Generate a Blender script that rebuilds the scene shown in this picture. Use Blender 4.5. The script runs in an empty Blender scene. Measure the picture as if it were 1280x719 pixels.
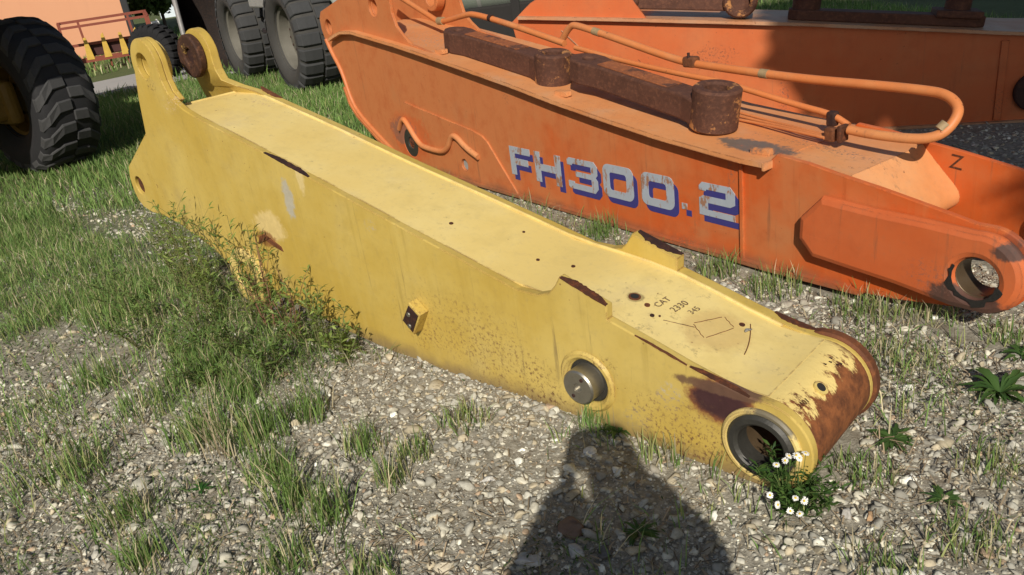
import bpy, bmesh, math, random
import numpy as np
from mathutils import Vector, Matrix, Quaternion, Euler

random.seed(7)
RNG = np.random.default_rng(11)
R = math.radians
scene = bpy.context.scene
COL = scene.collection

# ------------------------------------------------------------------ camera
PITCH, ROLL, CAM_H, FPX = R(23.5), R(8.0), 1.65, 1000.0
fw = Vector((0, math.cos(PITCH), -math.sin(PITCH)))
rt0 = Vector((1, 0, 0)); up0 = rt0.cross(fw)
rt = rt0 * math.cos(ROLL) - up0 * math.sin(ROLL)
up = rt0 * math.sin(ROLL) + up0 * math.cos(ROLL)
cd = bpy.data.cameras.new('camera'); cam = bpy.data.objects.new('camera', cd); COL.objects.link(cam)
cam.matrix_world = Matrix(((rt.x, up.x, -fw.x, 0), (rt.y, up.y, -fw.y, 0), (rt.z, up.z, -fw.z, CAM_H), (0, 0, 0, 1)))
cd.sensor_width = 36; cd.lens = FPX / 1280 * 36
cd.clip_start = 0.02; cd.clip_end = 2000
scene.camera = cam

# ------------------------------------------------------------------ sky, sun, exposure
SUN_EL, SUN_AZ = R(34.3), R(185.4)
world = bpy.data.worlds.new('World'); scene.world = world; world.use_nodes = True
wn = world.node_tree.nodes; wl = world.node_tree.links
sky = wn.new('ShaderNodeTexSky'); sky.sky_type = 'NISHITA'; sky.sun_disc = False
sky.sun_elevation = SUN_EL; sky.sun_rotation = SUN_AZ; sky.air_density = 1.0; sky.dust_density = 1.2
bg = wn.get('Background') or wn.new('ShaderNodeBackground')
bg.inputs['Strength'].default_value = 0.07
wl.new(sky.outputs[0], bg.inputs['Color'])
wo = wn.get('World Output') or wn.new('ShaderNodeOutputWorld'); wl.new(bg.outputs[0], wo.inputs['Surface'])
sd = bpy.data.lights.new('sun', 'SUN'); sun = bpy.data.objects.new('sun', sd); COL.objects.link(sun)
sd.energy = 4.8; sd.angle = R(0.55); sd.color = (1.0, 0.93, 0.82)
sundir = Vector((0.0772, 0.8222, -0.5639)).normalized()
sun.rotation_euler = sundir.to_track_quat('-Z', 'Y').to_euler()
sun.location = -sundir * 30
scene.view_settings.view_transform = 'Standard'
scene.view_settings.look = 'None'
scene.view_settings.exposure = 0.0
scene.view_settings.gamma = 1.0
scene.render.engine = 'CYCLES'
scene.cycles.max_bounces = 4; scene.cycles.diffuse_bounces = 2; scene.cycles.glossy_bounces = 2
scene.cycles.transparent_max_bounces = 6

# ------------------------------------------------------------------ node helpers
class NB:
    def __init__(s, name):
        m = bpy.data.materials.new(name); m.use_nodes = True
        s.m = m; s.t = m.node_tree; s.n = s.t.nodes; s.l = s.t.links
        s.p = s.n.get('Principled BSDF'); s.out = s.n.get('Material Output')
        s._c = None; s.cache = {}
    def put(s, sock, v):
        if isinstance(v, bpy.types.NodeSocket): s.l.new(v, sock)
        elif isinstance(v, (tuple, list)) and len(v) == 3 and sock.type == 'RGBA': sock.default_value = (*v, 1)
        else: sock.default_value = v
    def co(s):
        if s._c is None: s._c = s.n.new('ShaderNodeTexCoord').outputs['Object']
        return s._c
    def math(s, op, a, b=0.0, clamp=False):
        n = s.n.new('ShaderNodeMath'); n.operation = op; n.use_clamp = clamp
        s.put(n.inputs[0], a); s.put(n.inputs[1], b); return n.outputs[0]
    def vmath(s, op, a, b):
        n = s.n.new('ShaderNodeVectorMath'); n.operation = op
        s.put(n.inputs[0], a); s.put(n.inputs[1], b)
        return n.outputs['Value'] if op in ('LENGTH', 'DOT_PRODUCT') else n.outputs['Vector']
    def noise(s, scale, detail=4, rough=.6, vec=None, dist=0, color=False):
        key = (scale, detail, rough, dist, color)
        if vec is None and key in s.cache: return s.cache[key]
        o = s._noise(scale, detail, rough, vec, dist, color)
        if vec is None: s.cache[key] = o
        return o
    def _noise(s, scale, detail, rough, vec, dist, color):
        n = s.n.new('ShaderNodeTexNoise')
        s.l.new(vec if vec is not None else s.co(), n.inputs['Vector'])
        n.inputs['Scale'].default_value = scale; n.inputs['Detail'].default_value = detail
        n.inputs['Roughness'].default_value = rough; n.inputs['Distortion'].default_value = dist
        return n.outputs['Color' if color else 0]
    def voro(s, scale, feature='F1', vec=None, out='Distance', rnd=1.0):
        n = s.n.new('ShaderNodeTexVoronoi'); n.feature = feature
        s.l.new(vec if vec is not None else s.co(), n.inputs['Vector'])
        n.inputs['Scale'].default_value = scale; n.inputs['Randomness'].default_value = rnd
        return n.outputs[out]
    def ramp(s, v, lo, hi, smooth=True):
        n = s.n.new('ShaderNodeMapRange'); n.clamp = True
        n.interpolation_type = 'SMOOTHSTEP' if smooth else 'LINEAR'
        inv = lo > hi
        a, b = (hi, lo) if inv else (lo, hi)
        s.put(n.inputs['Value'], v)
        n.inputs['From Min'].default_value = a; n.inputs['From Max'].default_value = b
        n.inputs['To Min'].default_value = 1.0 if inv else 0.0
        n.inputs['To Max'].default_value = 0.0 if inv else 1.0
        return n.outputs[0]
    def mix(s, f, a, b, blend='MIX'):
        n = s.n.new('ShaderNodeMix'); n.data_type = 'RGBA'; n.blend_type = blend
        s.put(n.inputs['Factor'], f); s.put(n.inputs['A'], a) if False else None
        s.put(n.inputs[6], a); s.put(n.inputs[7], b); return n.outputs[2]
    def sep(s, v=None):
        n = s.n.new('ShaderNodeSeparateXYZ'); s.l.new(v if v is not None else s.co(), n.inputs[0]); return n.outputs
    def scaled(s, v3): return s.vmath('MULTIPLY', s.co(), v3)
    def blob(s, c, r, nz=.8, nscale=9, lo=.75, hi=1.15):
        d = s.vmath('LENGTH', s.vmath('DIVIDE', s.vmath('SUBTRACT', s.co(), c), r), (0, 0, 0))
        nn = s.math('ADD', s.math('MULTIPLY', s.noise(7, 5, .7), .55), s.math('MULTIPLY', s.noise(31, 5, .7), .45))
        k = s.math('ADD', d, s.math('MULTIPLY', s.math('SUBTRACT', nn, .5), nz * 3.2 + .5))
        m = s.ramp(k, hi + .12 * (nz > .7), lo - .15 * (nz > .7))
        if nz > .7: m = s.math('MULTIPLY', m, s.ramp(s.noise(60, 5, .75), .50, .64))
        return m
    def bump(s, h, strength=.3, dist=.01, prev=None):
        n = s.n.new('ShaderNodeBump'); n.inputs['Strength'].default_value = strength
        n.inputs['Distance'].default_value = dist; s.put(n.inputs['Height'], h)
        if prev is not None: s.l.new(prev, n.inputs['Normal'])
        return n.outputs[0]
    def done(s, col, rough=.6, metal=0, normal=None, spec=.5):
        s.put(s.p.inputs['Base Color'], col); s.put(s.p.inputs['Roughness'], rough)
        s.put(s.p.inputs['Metallic'], metal)
        s.p.inputs['Specular IOR Level'].default_value = spec
        if normal is not None: s.l.new(normal, s.p.inputs['Normal'])
        return s.m

def dk(c, k): return tuple(x * k for x in c)

RUST = (.085, .033, .018); RUST_RED = (.20, .060, .022); RUST_DK = (.045, .022, .018)

def paint(name, base, fade, chips=.2, blobs=(), streak=.35, rough=.5, dirt=(.24, .19, .13), dirt_amt=.25, var=.16, spots=.5, low_dirt=None, wear=.5, grime=.5, fade_dir=None):
    """old machine paint: blotchy fading, vertical run streaks, chips down to rust, dust; blobs = own stains and bare patches"""
    b = NB(name)
    big = b.noise(1.6, 5, .6); mid = b.noise(7, 6, .65); fine = b.noise(45, 4, .6)
    fb = big if fade_dir is None else b.math('ADD', big, b.vmath('DOT_PRODUCT', b.co(), fade_dir))
    c = b.mix(b.ramp(fb, .35, .68), base, fade)
    c = b.mix(b.math('MULTIPLY', b.ramp(mid, .45, .75), var * 2.2), c, dk(base, .72))
    st = b.noise(1.0, 5, .7, vec=b.scaled((11, 11, .55)))
    c = b.mix(b.math('MULTIPLY', b.ramp(st, .5, .78), streak), c, fade)
    st2 = b.noise(1.0, 5, .7, vec=b.scaled((17, 17, .9)))
    c = b.mix(b.math('MULTIPLY', b.ramp(st2, .56, .8), streak * .9), c, dk(base, .6))
    c = b.mix(b.math('MULTIPLY', b.ramp(b.noise(3.1, 6, .7), .5, .8), dirt_amt), c, dirt)
    c = b.mix(b.math('MULTIPLY', b.ramp(fine, .5, .8), .18), c, dk(dirt, .8))
    if low_dirt:   # splashed earth along the bottom edge
        z = b.sep()[2]
        k = b.math('ADD', z, b.math('MULTIPLY', b.math('SUBTRACT', b.noise(6, 6, .7), .5), low_dirt[1]))
        c = b.mix(b.math('MULTIPLY', b.ramp(k, low_dirt[0], 0.0), .75), c, low_dirt[2])
    # chips and rust spots
    n1 = b.noise(30, 6, .75); n2 = b.noise(2.7, 3, .5)
    ch = b.ramp(b.math('ADD', n1, b.math('MULTIPLY', n2, .35)), .90 - chips * .18, .94 - chips * .18)
    sp = b.ramp(b.voro(26), .10 + .04 * spots, .05)
    spm = b.math('MULTIPLY', sp, b.ramp(b.noise(3.3, 3, .6), .52, .66))
    ch = b.math('MAXIMUM', ch, b.math('MULTIPLY', spm, spots), )
    bv = b.n.new('ShaderNodeBevel'); bv.samples = 3; bv.inputs['Radius'].default_value = .012
    ge = b.n.new('ShaderNodeNewGeometry')
    ed = b.ramp(b.vmath('DOT_PRODUCT', bv.outputs[0], ge.outputs['Normal']), .985, .80)
    ed = b.math('MULTIPLY', ed, b.ramp(b.math('ADD', b.noise(5, 5, .7), b.math('MULTIPLY', b.noise(38, 4, .7), .4)), .74 - wear * .2, .84 - wear * .2))
    ch = b.math('MAXIMUM', ch, ed)
    sc1 = b.ramp(b.noise(1.0, 3, .6, vec=b.scaled((2.2, 70, 90))), .715, .735); sc2 = b.ramp(b.noise(1.0, 3, .6, vec=b.scaled((80, 60, 3.0))), .72, .74)
    c = b.mix(b.math('MULTIPLY', b.math('MULTIPLY', b.math('MAXIMUM', sc1, sc2), b.ramp(b.noise(1.6, 5, .6), .42, .6)), .55), c, dk(fade, 1.12))
    gr = b.noise(1.0, 6, .75, vec=b.scaled((24, 24, 1.3)))
    c = b.mix(b.math('MULTIPLY', b.ramp(b.math('ADD', gr, b.math('MULTIPLY', b.noise(1.6, 5, .6), .3)), .74, .9), grime), c, (.11, .075, .045))
    c = b.mix(ch, c, b.mix(fine, RUST, RUST_RED))
    tot = ch
    for (cc, rr, colr, amt, nz, nsc) in blobs:
        m = b.blob(cc, rr, nz, nsc)
        m = b.math('MULTIPLY', m, amt)
        colv = b.mix(b.noise(24, 5, .7), dk(colr, .65), dk(colr, 1.3))
        c = b.mix(m, c, colv)
    h = b.math('ADD', b.math('MULTIPLY', fine, .35), b.math('MULTIPLY', ch, -.8))
    nrm = b.bump(h, .25, .004)
    nrm = b.bump(b.noise(2.2, 3, .5), .12, .03, nrm)
    rg = b.math('ADD', rough, b.math('MULTIPLY', b.math('SUBTRACT', mid, .45), .35), True)
    rg = b.mix(ch, rg, (.85, .85, .85))
    return b.done(c, rg, 0, nrm, .4)

def rustmat(name, base=RUST, hi=RUST_RED, paintcol=None, amt=.3, rough=.75):
    b = NB(name)
    n = b.noise(6, 7, .7); f = b.noise(40, 5, .7)
    c = b.mix(b.ramp(n, .3, .7), dk(base, .7), base)
    c = b.mix(b.ramp(f, .45, .75), c, hi)
    if paintcol:
        c = b.mix(b.math('MULTIPLY', b.ramp(b.noise(4, 7, .75), .62 - amt * .2, .68 - amt * .2), .9), c, paintcol)
    return b.done(c, rough, .15, b.bump(b.math('ADD', n, f), .5, .006), .3)

def plain(name, col, rough=.6, var=.2, metal=0, scale=8, bump=.2, spec=.4):
    b = NB(name)
    n = b.noise(scale, 6, .65)
    c = b.mix(n, dk(col, 1 - var), dk(col, 1 + var))
    c = b.mix(b.math('MULTIPLY', b.ramp(b.noise(scale * 5, 4, .6), .55, .8), .4), c, dk(col, .55))
    return b.done(c, rough, metal, b.bump(b.noise(scale * 6, 5, .6), bump, .005), spec)

def leafmat(name, tr=.35, rough=.5):
    b = NB(name)
    a = b.n.new('ShaderNodeVertexColor'); a.layer_name = 'col'
    c = b.mix(b.noise(60, 3, .6), a.outputs[0], a.outputs[0])
    dif = b.p; b.put(dif.inputs['Base Color'], c); dif.inputs['Roughness'].default_value = rough
    dif.inputs['Specular IOR Level'].default_value = .25
    t = b.n.new('ShaderNodeBsdfTranslucent'); b.l.new(c, t.inputs[0])
    mx = b.n.new('ShaderNodeMixShader'); mx.inputs[0].default_value = tr
    b.l.new(dif.outputs[0], mx.inputs[1]); b.l.new(t.outputs[0], mx.inputs[2])
    b.l.new(mx.outputs[0], b.out.inputs['Surface'])
    return b.m

def stonemat(name):
    b = NB(name)
    a = b.n.new('ShaderNodeVertexColor'); a.layer_name = 'col'
    n = b.noise(70, 5, .7)
    c = b.mix(b.math('MULTIPLY', b.ramp(n, .4, .75), .45), a.outputs[0], (.13, .11, .085))
    return b.done(c, .85, 0, b.bump(n, .35, .004), .25)

# ------------------------------------------------------------------ object helpers
def tag(o, label=None, cat=None, group=None, kind=None):
    if label: o['label'] = label
    if cat: o['category'] = cat
    if group: o['group'] = group
    if kind: o['kind'] = kind
    return o

def thing(name, label, cat, loc=(0, 0, 0), rotz=0, group=None, rot=None):
    o = bpy.data.objects.new(name, None); COL.objects.link(o); o.empty_display_size = .1
    o.location = loc; o.rotation_euler = rot if rot else (0, 0, rotz)
    return tag(o, label, cat, group)

def link_mesh(name, me, mat, parent=None, smooth=False, loc=None, rot=None):
    o = bpy.data.objects.new(name, me); COL.objects.link(o)
    if mat is not None and not me.materials: me.materials.append(mat)
    if parent is not None: o.parent = parent
    if smooth: me.shade_smooth()
    if loc is not None: o.location = loc
    if rot is not None: o.rotation_euler = rot
    return o

def part(name, V, F, mat, parent=None, smooth=False, loc=None, rot=None):
    me = bpy.data.meshes.new(name); me.from_pydata([tuple(v) for v in V], [], F); me.update()
    return link_mesh(name, me, mat, parent, smooth, loc, rot)

def auto_smooth(o, ang=35):
    bm = bmesh.new(); bm.from_mesh(o.data)
    for f in bm.faces: f.smooth = True
    for e in bm.edges:
        if len(e.link_faces) == 2 and e.calc_face_angle(0) > R(ang): e.smooth = False
    bm.to_mesh(o.data); bm.free(); return o

def bev_box(name, c, size, mat, parent=None, bev=.008, loc=None, rot=None, taper=None):
    bm = bmesh.new(); bmesh.ops.create_cube(bm, size=1)
    for v in bm.verts:
        v.co = Vector((v.co.x * size[0], v.co.y * size[1], v.co.z * size[2]))
        if taper and v.co.z > 0: v.co.x *= taper; v.co.y *= taper
        v.co += Vector(c)
    if bev: bmesh.ops.bevel(bm, geom=bm.edges[:], offset=bev, segments=2, affect='EDGES', profile=.5)
    me = bpy.data.meshes.new(name); bm.to_mesh(me); bm.free()
    return auto_smooth(link_mesh(name, me, mat, parent, False, loc, rot), 20)

def plate(name, loops, y0, y1, mat, parent, bev=.003, loc=None, rot=None):
    """flat plate: loops in (x, z), outer loop first then holes, thick from y0 to y1"""
    cu = bpy.data.curves.new(name, 'CURVE'); cu.dimensions = '2D'; cu.fill_mode = 'BOTH'
    for lp in loops:
        sp = cu.splines.new('POLY'); sp.points.add(len(lp) - 1)
        for i, (x, z) in enumerate(lp): sp.points[i].co = (x, z, 0, 1)
        sp.use_cyclic_u = True
    cu.extrude = abs(y1 - y0) / 2 - bev; cu.bevel_depth = bev; cu.bevel_resolution = 1; cu.offset = -bev
    tmp = bpy.data.objects.new('tmp', cu)
    me = bpy.data.meshes.new_from_object(tmp); bpy.data.objects.remove(tmp); bpy.data.curves.remove(cu)
    ym = (y0 + y1) / 2
    a = np.empty(len(me.vertices) * 3); me.vertices.foreach_get('co', a); a = a.reshape(-1, 3)
    b2 = np.stack([a[:, 0], ym - a[:, 2], a[:, 1]], 1); me.vertices.foreach_set('co', b2.ravel()); me.update()
    me.name = name
    o = link_mesh(name, me, mat, parent, False, loc, rot)
    bm = bmesh.new(); bm.from_mesh(me); bmesh.ops.remove_doubles(bm, verts=bm.verts, dist=1e-5)
    bm.to_mesh(me); bm.free()
    return auto_smooth(o, 14)

def circ(cx, cz, r, n=32, a0=0, a1=360):
    full = abs(a1 - a0) >= 360
    m = n if full else n + 1
    return [(cx + r * math.cos(R(a0 + (a1 - a0) * i / n)), cz + r * math.sin(R(a0 + (a1 - a0) * i / n))) for i in range(m)]

def lathe_y(name, prof, mat, parent, c=(0, 0), n=40, closed=True, loc=None, rot=None, ang=30):
    """revolve profile of (radius, y) round the Y axis at x=c0, z=c1"""
    V, F = [], []; m = len(prof)
    for i in range(n):
        a = 2 * math.pi * i / n
        for (r, y) in prof: V.append((c[0] + r * math.cos(a), y, c[1] + r * math.sin(a)))
    for i in range(n):
        j = (i + 1) % n
        for k in range(m if closed else m - 1):
            k2 = (k + 1) % m
            F.append((i * m + k, i * m + k2, j * m + k2, j * m + k))
    o = part(name, V, F, mat, parent, False, loc, rot)
    bm = bmesh.new(); bm.from_mesh(o.data); bmesh.ops.remove_doubles(bm, verts=bm.verts, dist=1e-6)
    bmesh.ops.recalc_face_normals(bm, faces=bm.faces); bm.to_mesh(o.data); bm.free()
    return auto_smooth(o, ang)

def ring(name, c, r_in, r_out, y0, y1, mat, parent, ch=.006, n=40):
    return lathe_y(name, [(r_in, y0 + ch), (r_in + ch, y0), (r_out - ch, y0), (r_out, y0 + ch), (r_out, y1 - ch), (r_out - ch, y1), (r_in + ch, y1), (r_in, y1 - ch)], mat, parent, c, n)

def disc_cyl(name, c, r, y0, y1, mat, parent, ch=.006, n=32):
    return lathe_y(name, [(0.0001, y0), (r - ch, y0), (r, y0 + ch), (r, y1 - ch), (r - ch, y1), (0.0001, y1)], mat, parent, c, n, closed=False)

def sheet(name, prof, y0, y1, th, mat, parent, sub=1, bev=.0):
    """bent plate: profile (x,z) polyline is its outer face, thickness th towards the inside (right hand side of travel)"""
    P = [Vector((x, z)) for x, z in prof]; N = []
    for i in range(len(P)):
        t = (P[min(i + 1, len(P) - 1)] - P[max(i - 1, 0)]).normalized(); N.append(Vector((t.y, -t.x)))
    V, F = [], []
    for i, p in enumerate(P):
        q = p + N[i] * th
        V += [(p.x, y0, p.y), (p.x, y1, p.y), (q.x, y1, q.y), (q.x, y0, q.y)]
    for i in range(len(P) - 1):
        a, b = i * 4, i * 4 + 4
        for k in range(4): F.append((a + k, a + (k + 1) % 4, b + (k + 1) % 4, b + k))
    F.append((3, 2, 1, 0)); e = (len(P) - 1) * 4; F.append((e, e + 1, e + 2, e + 3))
    o = part(name, V, F, mat, parent)
    bm = bmesh.new(); bm.from_mesh(o.data); bmesh.ops.recalc_face_normals(bm, faces=bm.faces); bm.to_mesh(o.data); bm.free()
    return auto_smooth(o, 32)

def smooth_pts(pts, it=3, closed=False):
    P = [Vector(p) for p in pts]
    for _ in range(it):
        Q = [P[0]]
        for a, b in zip(P[:-1], P[1:]): Q += [a * .75 + b * .25, a * .25 + b * .75]
        Q.append(P[-1]); P = Q
    return P

def tube(name, pts, r, mat, parent, n=14, it=3, r_end=None, cap=True, verts_only=False):
    P = smooth_pts(pts, it) if it else [Vector(p) for p in pts]
    V, F = [], []; m = len(P)
    t = (P[1] - P[0]).normalized(); u = t.orthogonal().normalized()
    for i, p in enumerate(P):
        t2 = (P[min(i + 1, m - 1)] - P[max(i - 1, 0)]).normalized()
        u = (u - t2 * u.dot(t2)).normalized(); w = t2.cross(u)
        rr = r if r_end is None else r + (r_end - r) * i / (m - 1)
        for k in range(n):
            a = 2 * math.pi * k / n; V.append(p + u * (rr * math.cos(a)) + w * (rr * math.sin(a)))
    for i in range(m - 1):
        for k in range(n):
            F.append((i * n + k, i * n + (k + 1) % n, (i + 1) * n + (k + 1) % n, (i + 1) * n + k))
    if cap: F.append(tuple(range(n - 1, -1, -1))); F.append(tuple(range((m - 1) * n, m * n)))
    if verts_only: return V, F
    o = part(name, V, F, mat, parent); return auto_smooth(o, 50)

def fast_mesh(name, V, tris=None, quads=None, col=None, smooth=False):
    """numpy arrays straight into a mesh; col is one RGB per vertex"""
    me = bpy.data.meshes.new(name)
    tris = np.zeros((0, 3), np.int32) if tris is None else tris
    quads = np.zeros((0, 4), np.int32) if quads is None else quads
    me.vertices.add(len(V)); me.vertices.foreach_set('co', np.asarray(V, np.float32).ravel())
    nl = tris.size + quads.size; npoly = len(tris) + len(quads)
    me.loops.add(nl); me.loops.foreach_set('vertex_index', np.concatenate([tris.ravel(), quads.ravel()]).astype(np.int32))
    me.polygons.add(npoly)
    st = np.concatenate([np.arange(len(tris)) * 3, tris.size + np.arange(len(quads)) * 4]).astype(np.int32)
    me.polygons.foreach_set('loop_start', st)
    if smooth: me.polygons.foreach_set('use_smooth', np.ones(npoly, bool))
    me.update(calc_edges=True)
    if col is not None:
        at = me.color_attributes.new('col', 'FLOAT_COLOR', 'POINT')
        c4 = np.ones((len(V), 4), np.float32); c4[:, :3] = col; at.data.foreach_set('color', c4.ravel())
    me.validate(); return me

def text_part(name, body, size, mat, parent, origin, xdir, ydir, off=.001, space=1.0):
    """flat lettering: origin lower left, xdir reading direction, ydir up"""
    cu = bpy.data.curves.new(name, 'FONT'); cu.body = body; cu.size = size; cu.space_character = space; cu.extrude = .0004
    tmp = bpy.data.objects.new('tmp', cu); me = bpy.data.meshes.new_from_object(tmp)
    bpy.data.objects.remove(tmp); bpy.data.curves.remove(cu)
    X = Vector(xdir).normalized(); Y = Vector(ydir).normalized(); Z = X.cross(Y)
    for v in me.vertices: v.co = Vector(origin) + X * v.co.x + Y * v.co.y + Z * (v.co.z + off)
    me.name = name
    return link_mesh(name, me, mat, parent)

def vnoise(x, y, s=1.0, seed=0):
    """smooth value noise 0..1 on numpy arrays"""
    x = np.asarray(x, float) * s + seed * 17.13; y = np.asarray(y, float) * s + seed * 5.7
    xi = np.floor(x); yi = np.floor(y); fx = x - xi; fy = y - yi
    fx = fx * fx * (3 - 2 * fx); fy = fy * fy * (3 - 2 * fy)
    def h(a, b): v = np.sin(a * 127.1 + b * 311.7 + seed * 74.7) * 43758.5453; return v - np.floor(v)
    return (h(xi, yi) * (1 - fx) + h(xi + 1, yi) * fx) * (1 - fy) + (h(xi, yi + 1) * (1 - fx) + h(xi + 1, yi + 1) * fx) * fy
def sst(a, b, x):
    t = np.clip((np.asarray(x, float) - a) / (b - a), 0, 1); return t * t * (3 - 2 * t)

# ------------------------------------------------------------------ frames of the three big steel pieces
Y_LOC, Y_YAW = Vector((-0.5434, 3.2299, -.006)), R(-45.07)
O_LOC, O_YAW = Vector((0.7488, 4.3485, .014)), R(-57.6)
B_LOC, B_YAW = Vector((3.23, 5.652, -.006)), R(-19.63)
def to_world(loc, yaw, p):
    return Vector(loc) + Matrix.Rotation(yaw, 3, 'Z') @ Vector(p)
def local(loc, yaw, x, y):
    dx, dy = x - loc[0], y - loc[1]; c, s = math.cos(yaw), math.sin(yaw)
    return dx * c + dy * s, -dx * s + dy * c

# ------------------------------------------------------------------ materials
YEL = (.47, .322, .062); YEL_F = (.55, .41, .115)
YEL_LIT = (.69, .512, .170); YEL_LIT_F = (.74, .585, .235)  # top yellow: sky light and dust worked into a lighter colour
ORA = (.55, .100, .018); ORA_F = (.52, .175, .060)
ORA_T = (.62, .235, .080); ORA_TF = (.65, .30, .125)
GREY = (.33, .32, .28); BROWN = (.10, .055, .03); PURP = (.075, .030, .026)
m_yside = paint('yellow_side_paint', YEL, YEL_F, chips=.26, streak=.5, spots=.8, grime=.6, low_dirt=(.10, .16, (.17, .12, .07)), blobs=[
    ((1.605, 0, .262), (.125, .2, .084), (.20, .062, .028), .95, .38, 14), ((1.605, 0, .262), (.102, .2, .066), (.055, .023, .024), 1.0, .30, 14), ((1.60, 0, .31), (.16, .2, .022), (.13, .07, .045), .9, .5, 20),
    ((.42, 0, .24), (.34, .2, .17), (.17, .09, .04), .6, 1.0, 26), ((.62, 0, .12), (.20, .2, .17), (.16, .08, .035), .6, 1.0, 22),
    ((-.62, 0, .66), (.045, .2, .10), (.40, .38, .32), .85, .7, 11), ((-.02, 0, .62), (.05, .2, .03), (.42, .36, .27), .6, .8, 14),
    ((1.42, 0, .23), (.05, .2, .05), (.50, .46, .38), .85, .8, 14), ((1.28, 0, .10), (.06, .2, .05), (.30, .27, .21), .7, .9, 16),
    ((1.45, 0, .13), (.20, .2, .12), (.20, .11, .055), .8, .95, 18), ((1.52, 0, .06), (.20, .2, .07), (.13, .06, .03), .85, .85, 20), ((.86, 0, .10), (.10, .2, .12), (.13, .06, .03), .8, .9, 20),
    ((.20, 0, .16), (.09, .2, .10), (.17, .085, .03), .6, 1.0, 20), ((-.86, 0, .50), (.14, .2, .08), (.66, .50, .22), .8, .5, 8),
    ((-.93, 0, .42), (.09, .2, .045), RUST_RED, .75, .7, 18), ((-1.72, 0, 1.19), (.05, .1, .06), (.12, .06, .03), .8, .8, 20),
    ((-1.55, 0, 1.08), (.10, .2, .05), (.60, .45, .30), .7, .8, 12), ((-.48, 0, .80), (.03, .2, .10), (.66, .52, .25), .7, .6, 7),
    ((1.17, 0, .28), (.05, .2, .03), RUST, .8, .8, 26), ((.9, 0, .03), (.12, .2, .05), RUST, .8, .8, 18)])
m_ytop_lit = paint('yellow_lit_top_paint', YEL_LIT, YEL_LIT_F, chips=.10, streak=.05, spots=.75, dirt=(.42, .33, .22), dirt_amt=.35, blobs=[
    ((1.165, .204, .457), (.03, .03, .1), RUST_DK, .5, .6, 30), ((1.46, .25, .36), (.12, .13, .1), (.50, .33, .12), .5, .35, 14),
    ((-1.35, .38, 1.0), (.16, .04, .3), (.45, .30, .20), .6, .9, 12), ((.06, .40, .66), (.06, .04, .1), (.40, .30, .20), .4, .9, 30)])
m_tip = NB('rusty_tip_paint')
def _tip():
    b = m_tip; x, y, z = b.sep()
    n = b.noise(9, 6, .7); f = b.noise(45, 5, .7)
    vs = b.noise(1.0, 7, .75, vec=b.scaled((9, 20, 9)))
    c = b.mix(n, YEL_LIT, YEL_LIT_F)
    c = b.mix(b.math('MULTIPLY', b.ramp(f, .55, .8), .3), c, (.3, .2, .1))
    k = b.math('ADD', z, b.math('ADD', b.math('MULTIPLY', b.math('SUBTRACT', vs, .5), .26), b.math('MULTIPLY', b.math('SUBTRACT', n, .5), .10)))
    ms = b.ramp(k, .285, .262)
    rc = b.mix(b.ramp(b.noise(14, 6, .7), .35, .65), (.10, .036, .016), (.27, .095, .032))
    c = b.mix(ms, c, rc)
    edge = b.ramp(b.math('ADD', y, b.math('MULTIPLY', b.math('SUBTRACT', n, .5), .12)), .42, .45)
    c = b.mix(b.math('MULTIPLY', edge, .85), c, (.12, .045, .02))
    c = b.mix(b.math('MULTIPLY', b.ramp(z, .09, .02), .7), c, (.20, .16, .10))
    return b.done(c, .7, 0, b.bump(b.math('ADD', n, f), .35, .005), .3)
m_tip = _tip()
m_yring = paint('yellow_ring_paint', YEL_F, YEL_LIT_F, chips=.45, spots=1.0, blobs=[((1.79, 0, .27), (.09, .3, .06), (.10, .09, .07), .9, .6, 20), ((1.9, 0, .10), (.12, .3, .12), (.14, .10, .06), .7, .8, 16)])
m_oside = paint('orange_side_paint', ORA, ORA_F, fade_dir=(-.085, 0, .14), chips=.16, streak=.55, spots=.6, dirt=(.40, .20, .09), dirt_amt=.3, var=.22, low_dirt=(.07, .10, (.20, .10, .055)), blobs=[
    ((-2.6, 0, .25), (.35, .3, .20), (.55, .10, .022), .6, .7, 6), ((-.2, 0, .60), (.5, .3, .05), (.50, .10, .025), .5, .8, 7),
    ((.42, 0, .12), (.10, .3, .24), (.62, .11, .02), .75, .8, 10), ((-3.75, 0, 1.2), (.12, .3, .22), (.58, .12, .025), .7, .9, 9),
    ((.72, 0, .42), (.03, .3, .12), (.20, .12, .08), .7, .9, 24), ((-2.6, 0, 1.3), (.10, .3, .2), (.58, .11, .02), .7, .8, 8),
    ((-1.15, 0, .72), (.03, .3, .12), (.16, .09, .06), .5, 1.0, 26), ((-2.7, 0, .28), (.22, .3, .12), (.15, .11, .09), .6, .7, 10),
    ((1.9, 0, .15), (.14, .3, .11), (.05, .04, .035), .9, .65, 12), ((2.05, 0, .38), (.08, .3, .05), (.08, .06, .05), .85, .6, 14),
    ((1.74, 0, .19), (.10, .3, .08), (.22, .13, .10), .6, .7, 10), ((2.0, 0, .27), (.17, .3, .16), (.55, .10, .02), .5, .6, 6)])
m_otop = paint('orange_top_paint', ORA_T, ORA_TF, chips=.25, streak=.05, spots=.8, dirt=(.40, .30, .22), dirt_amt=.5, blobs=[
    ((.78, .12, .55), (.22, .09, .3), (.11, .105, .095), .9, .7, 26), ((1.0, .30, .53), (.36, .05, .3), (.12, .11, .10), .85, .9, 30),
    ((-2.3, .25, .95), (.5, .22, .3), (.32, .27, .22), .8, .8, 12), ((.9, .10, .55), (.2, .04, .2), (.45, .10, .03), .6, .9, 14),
    ((-.3, .06, .65), (.5, .05, .3), (.45, .15, .06), .4, .9, 10)])
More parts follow.
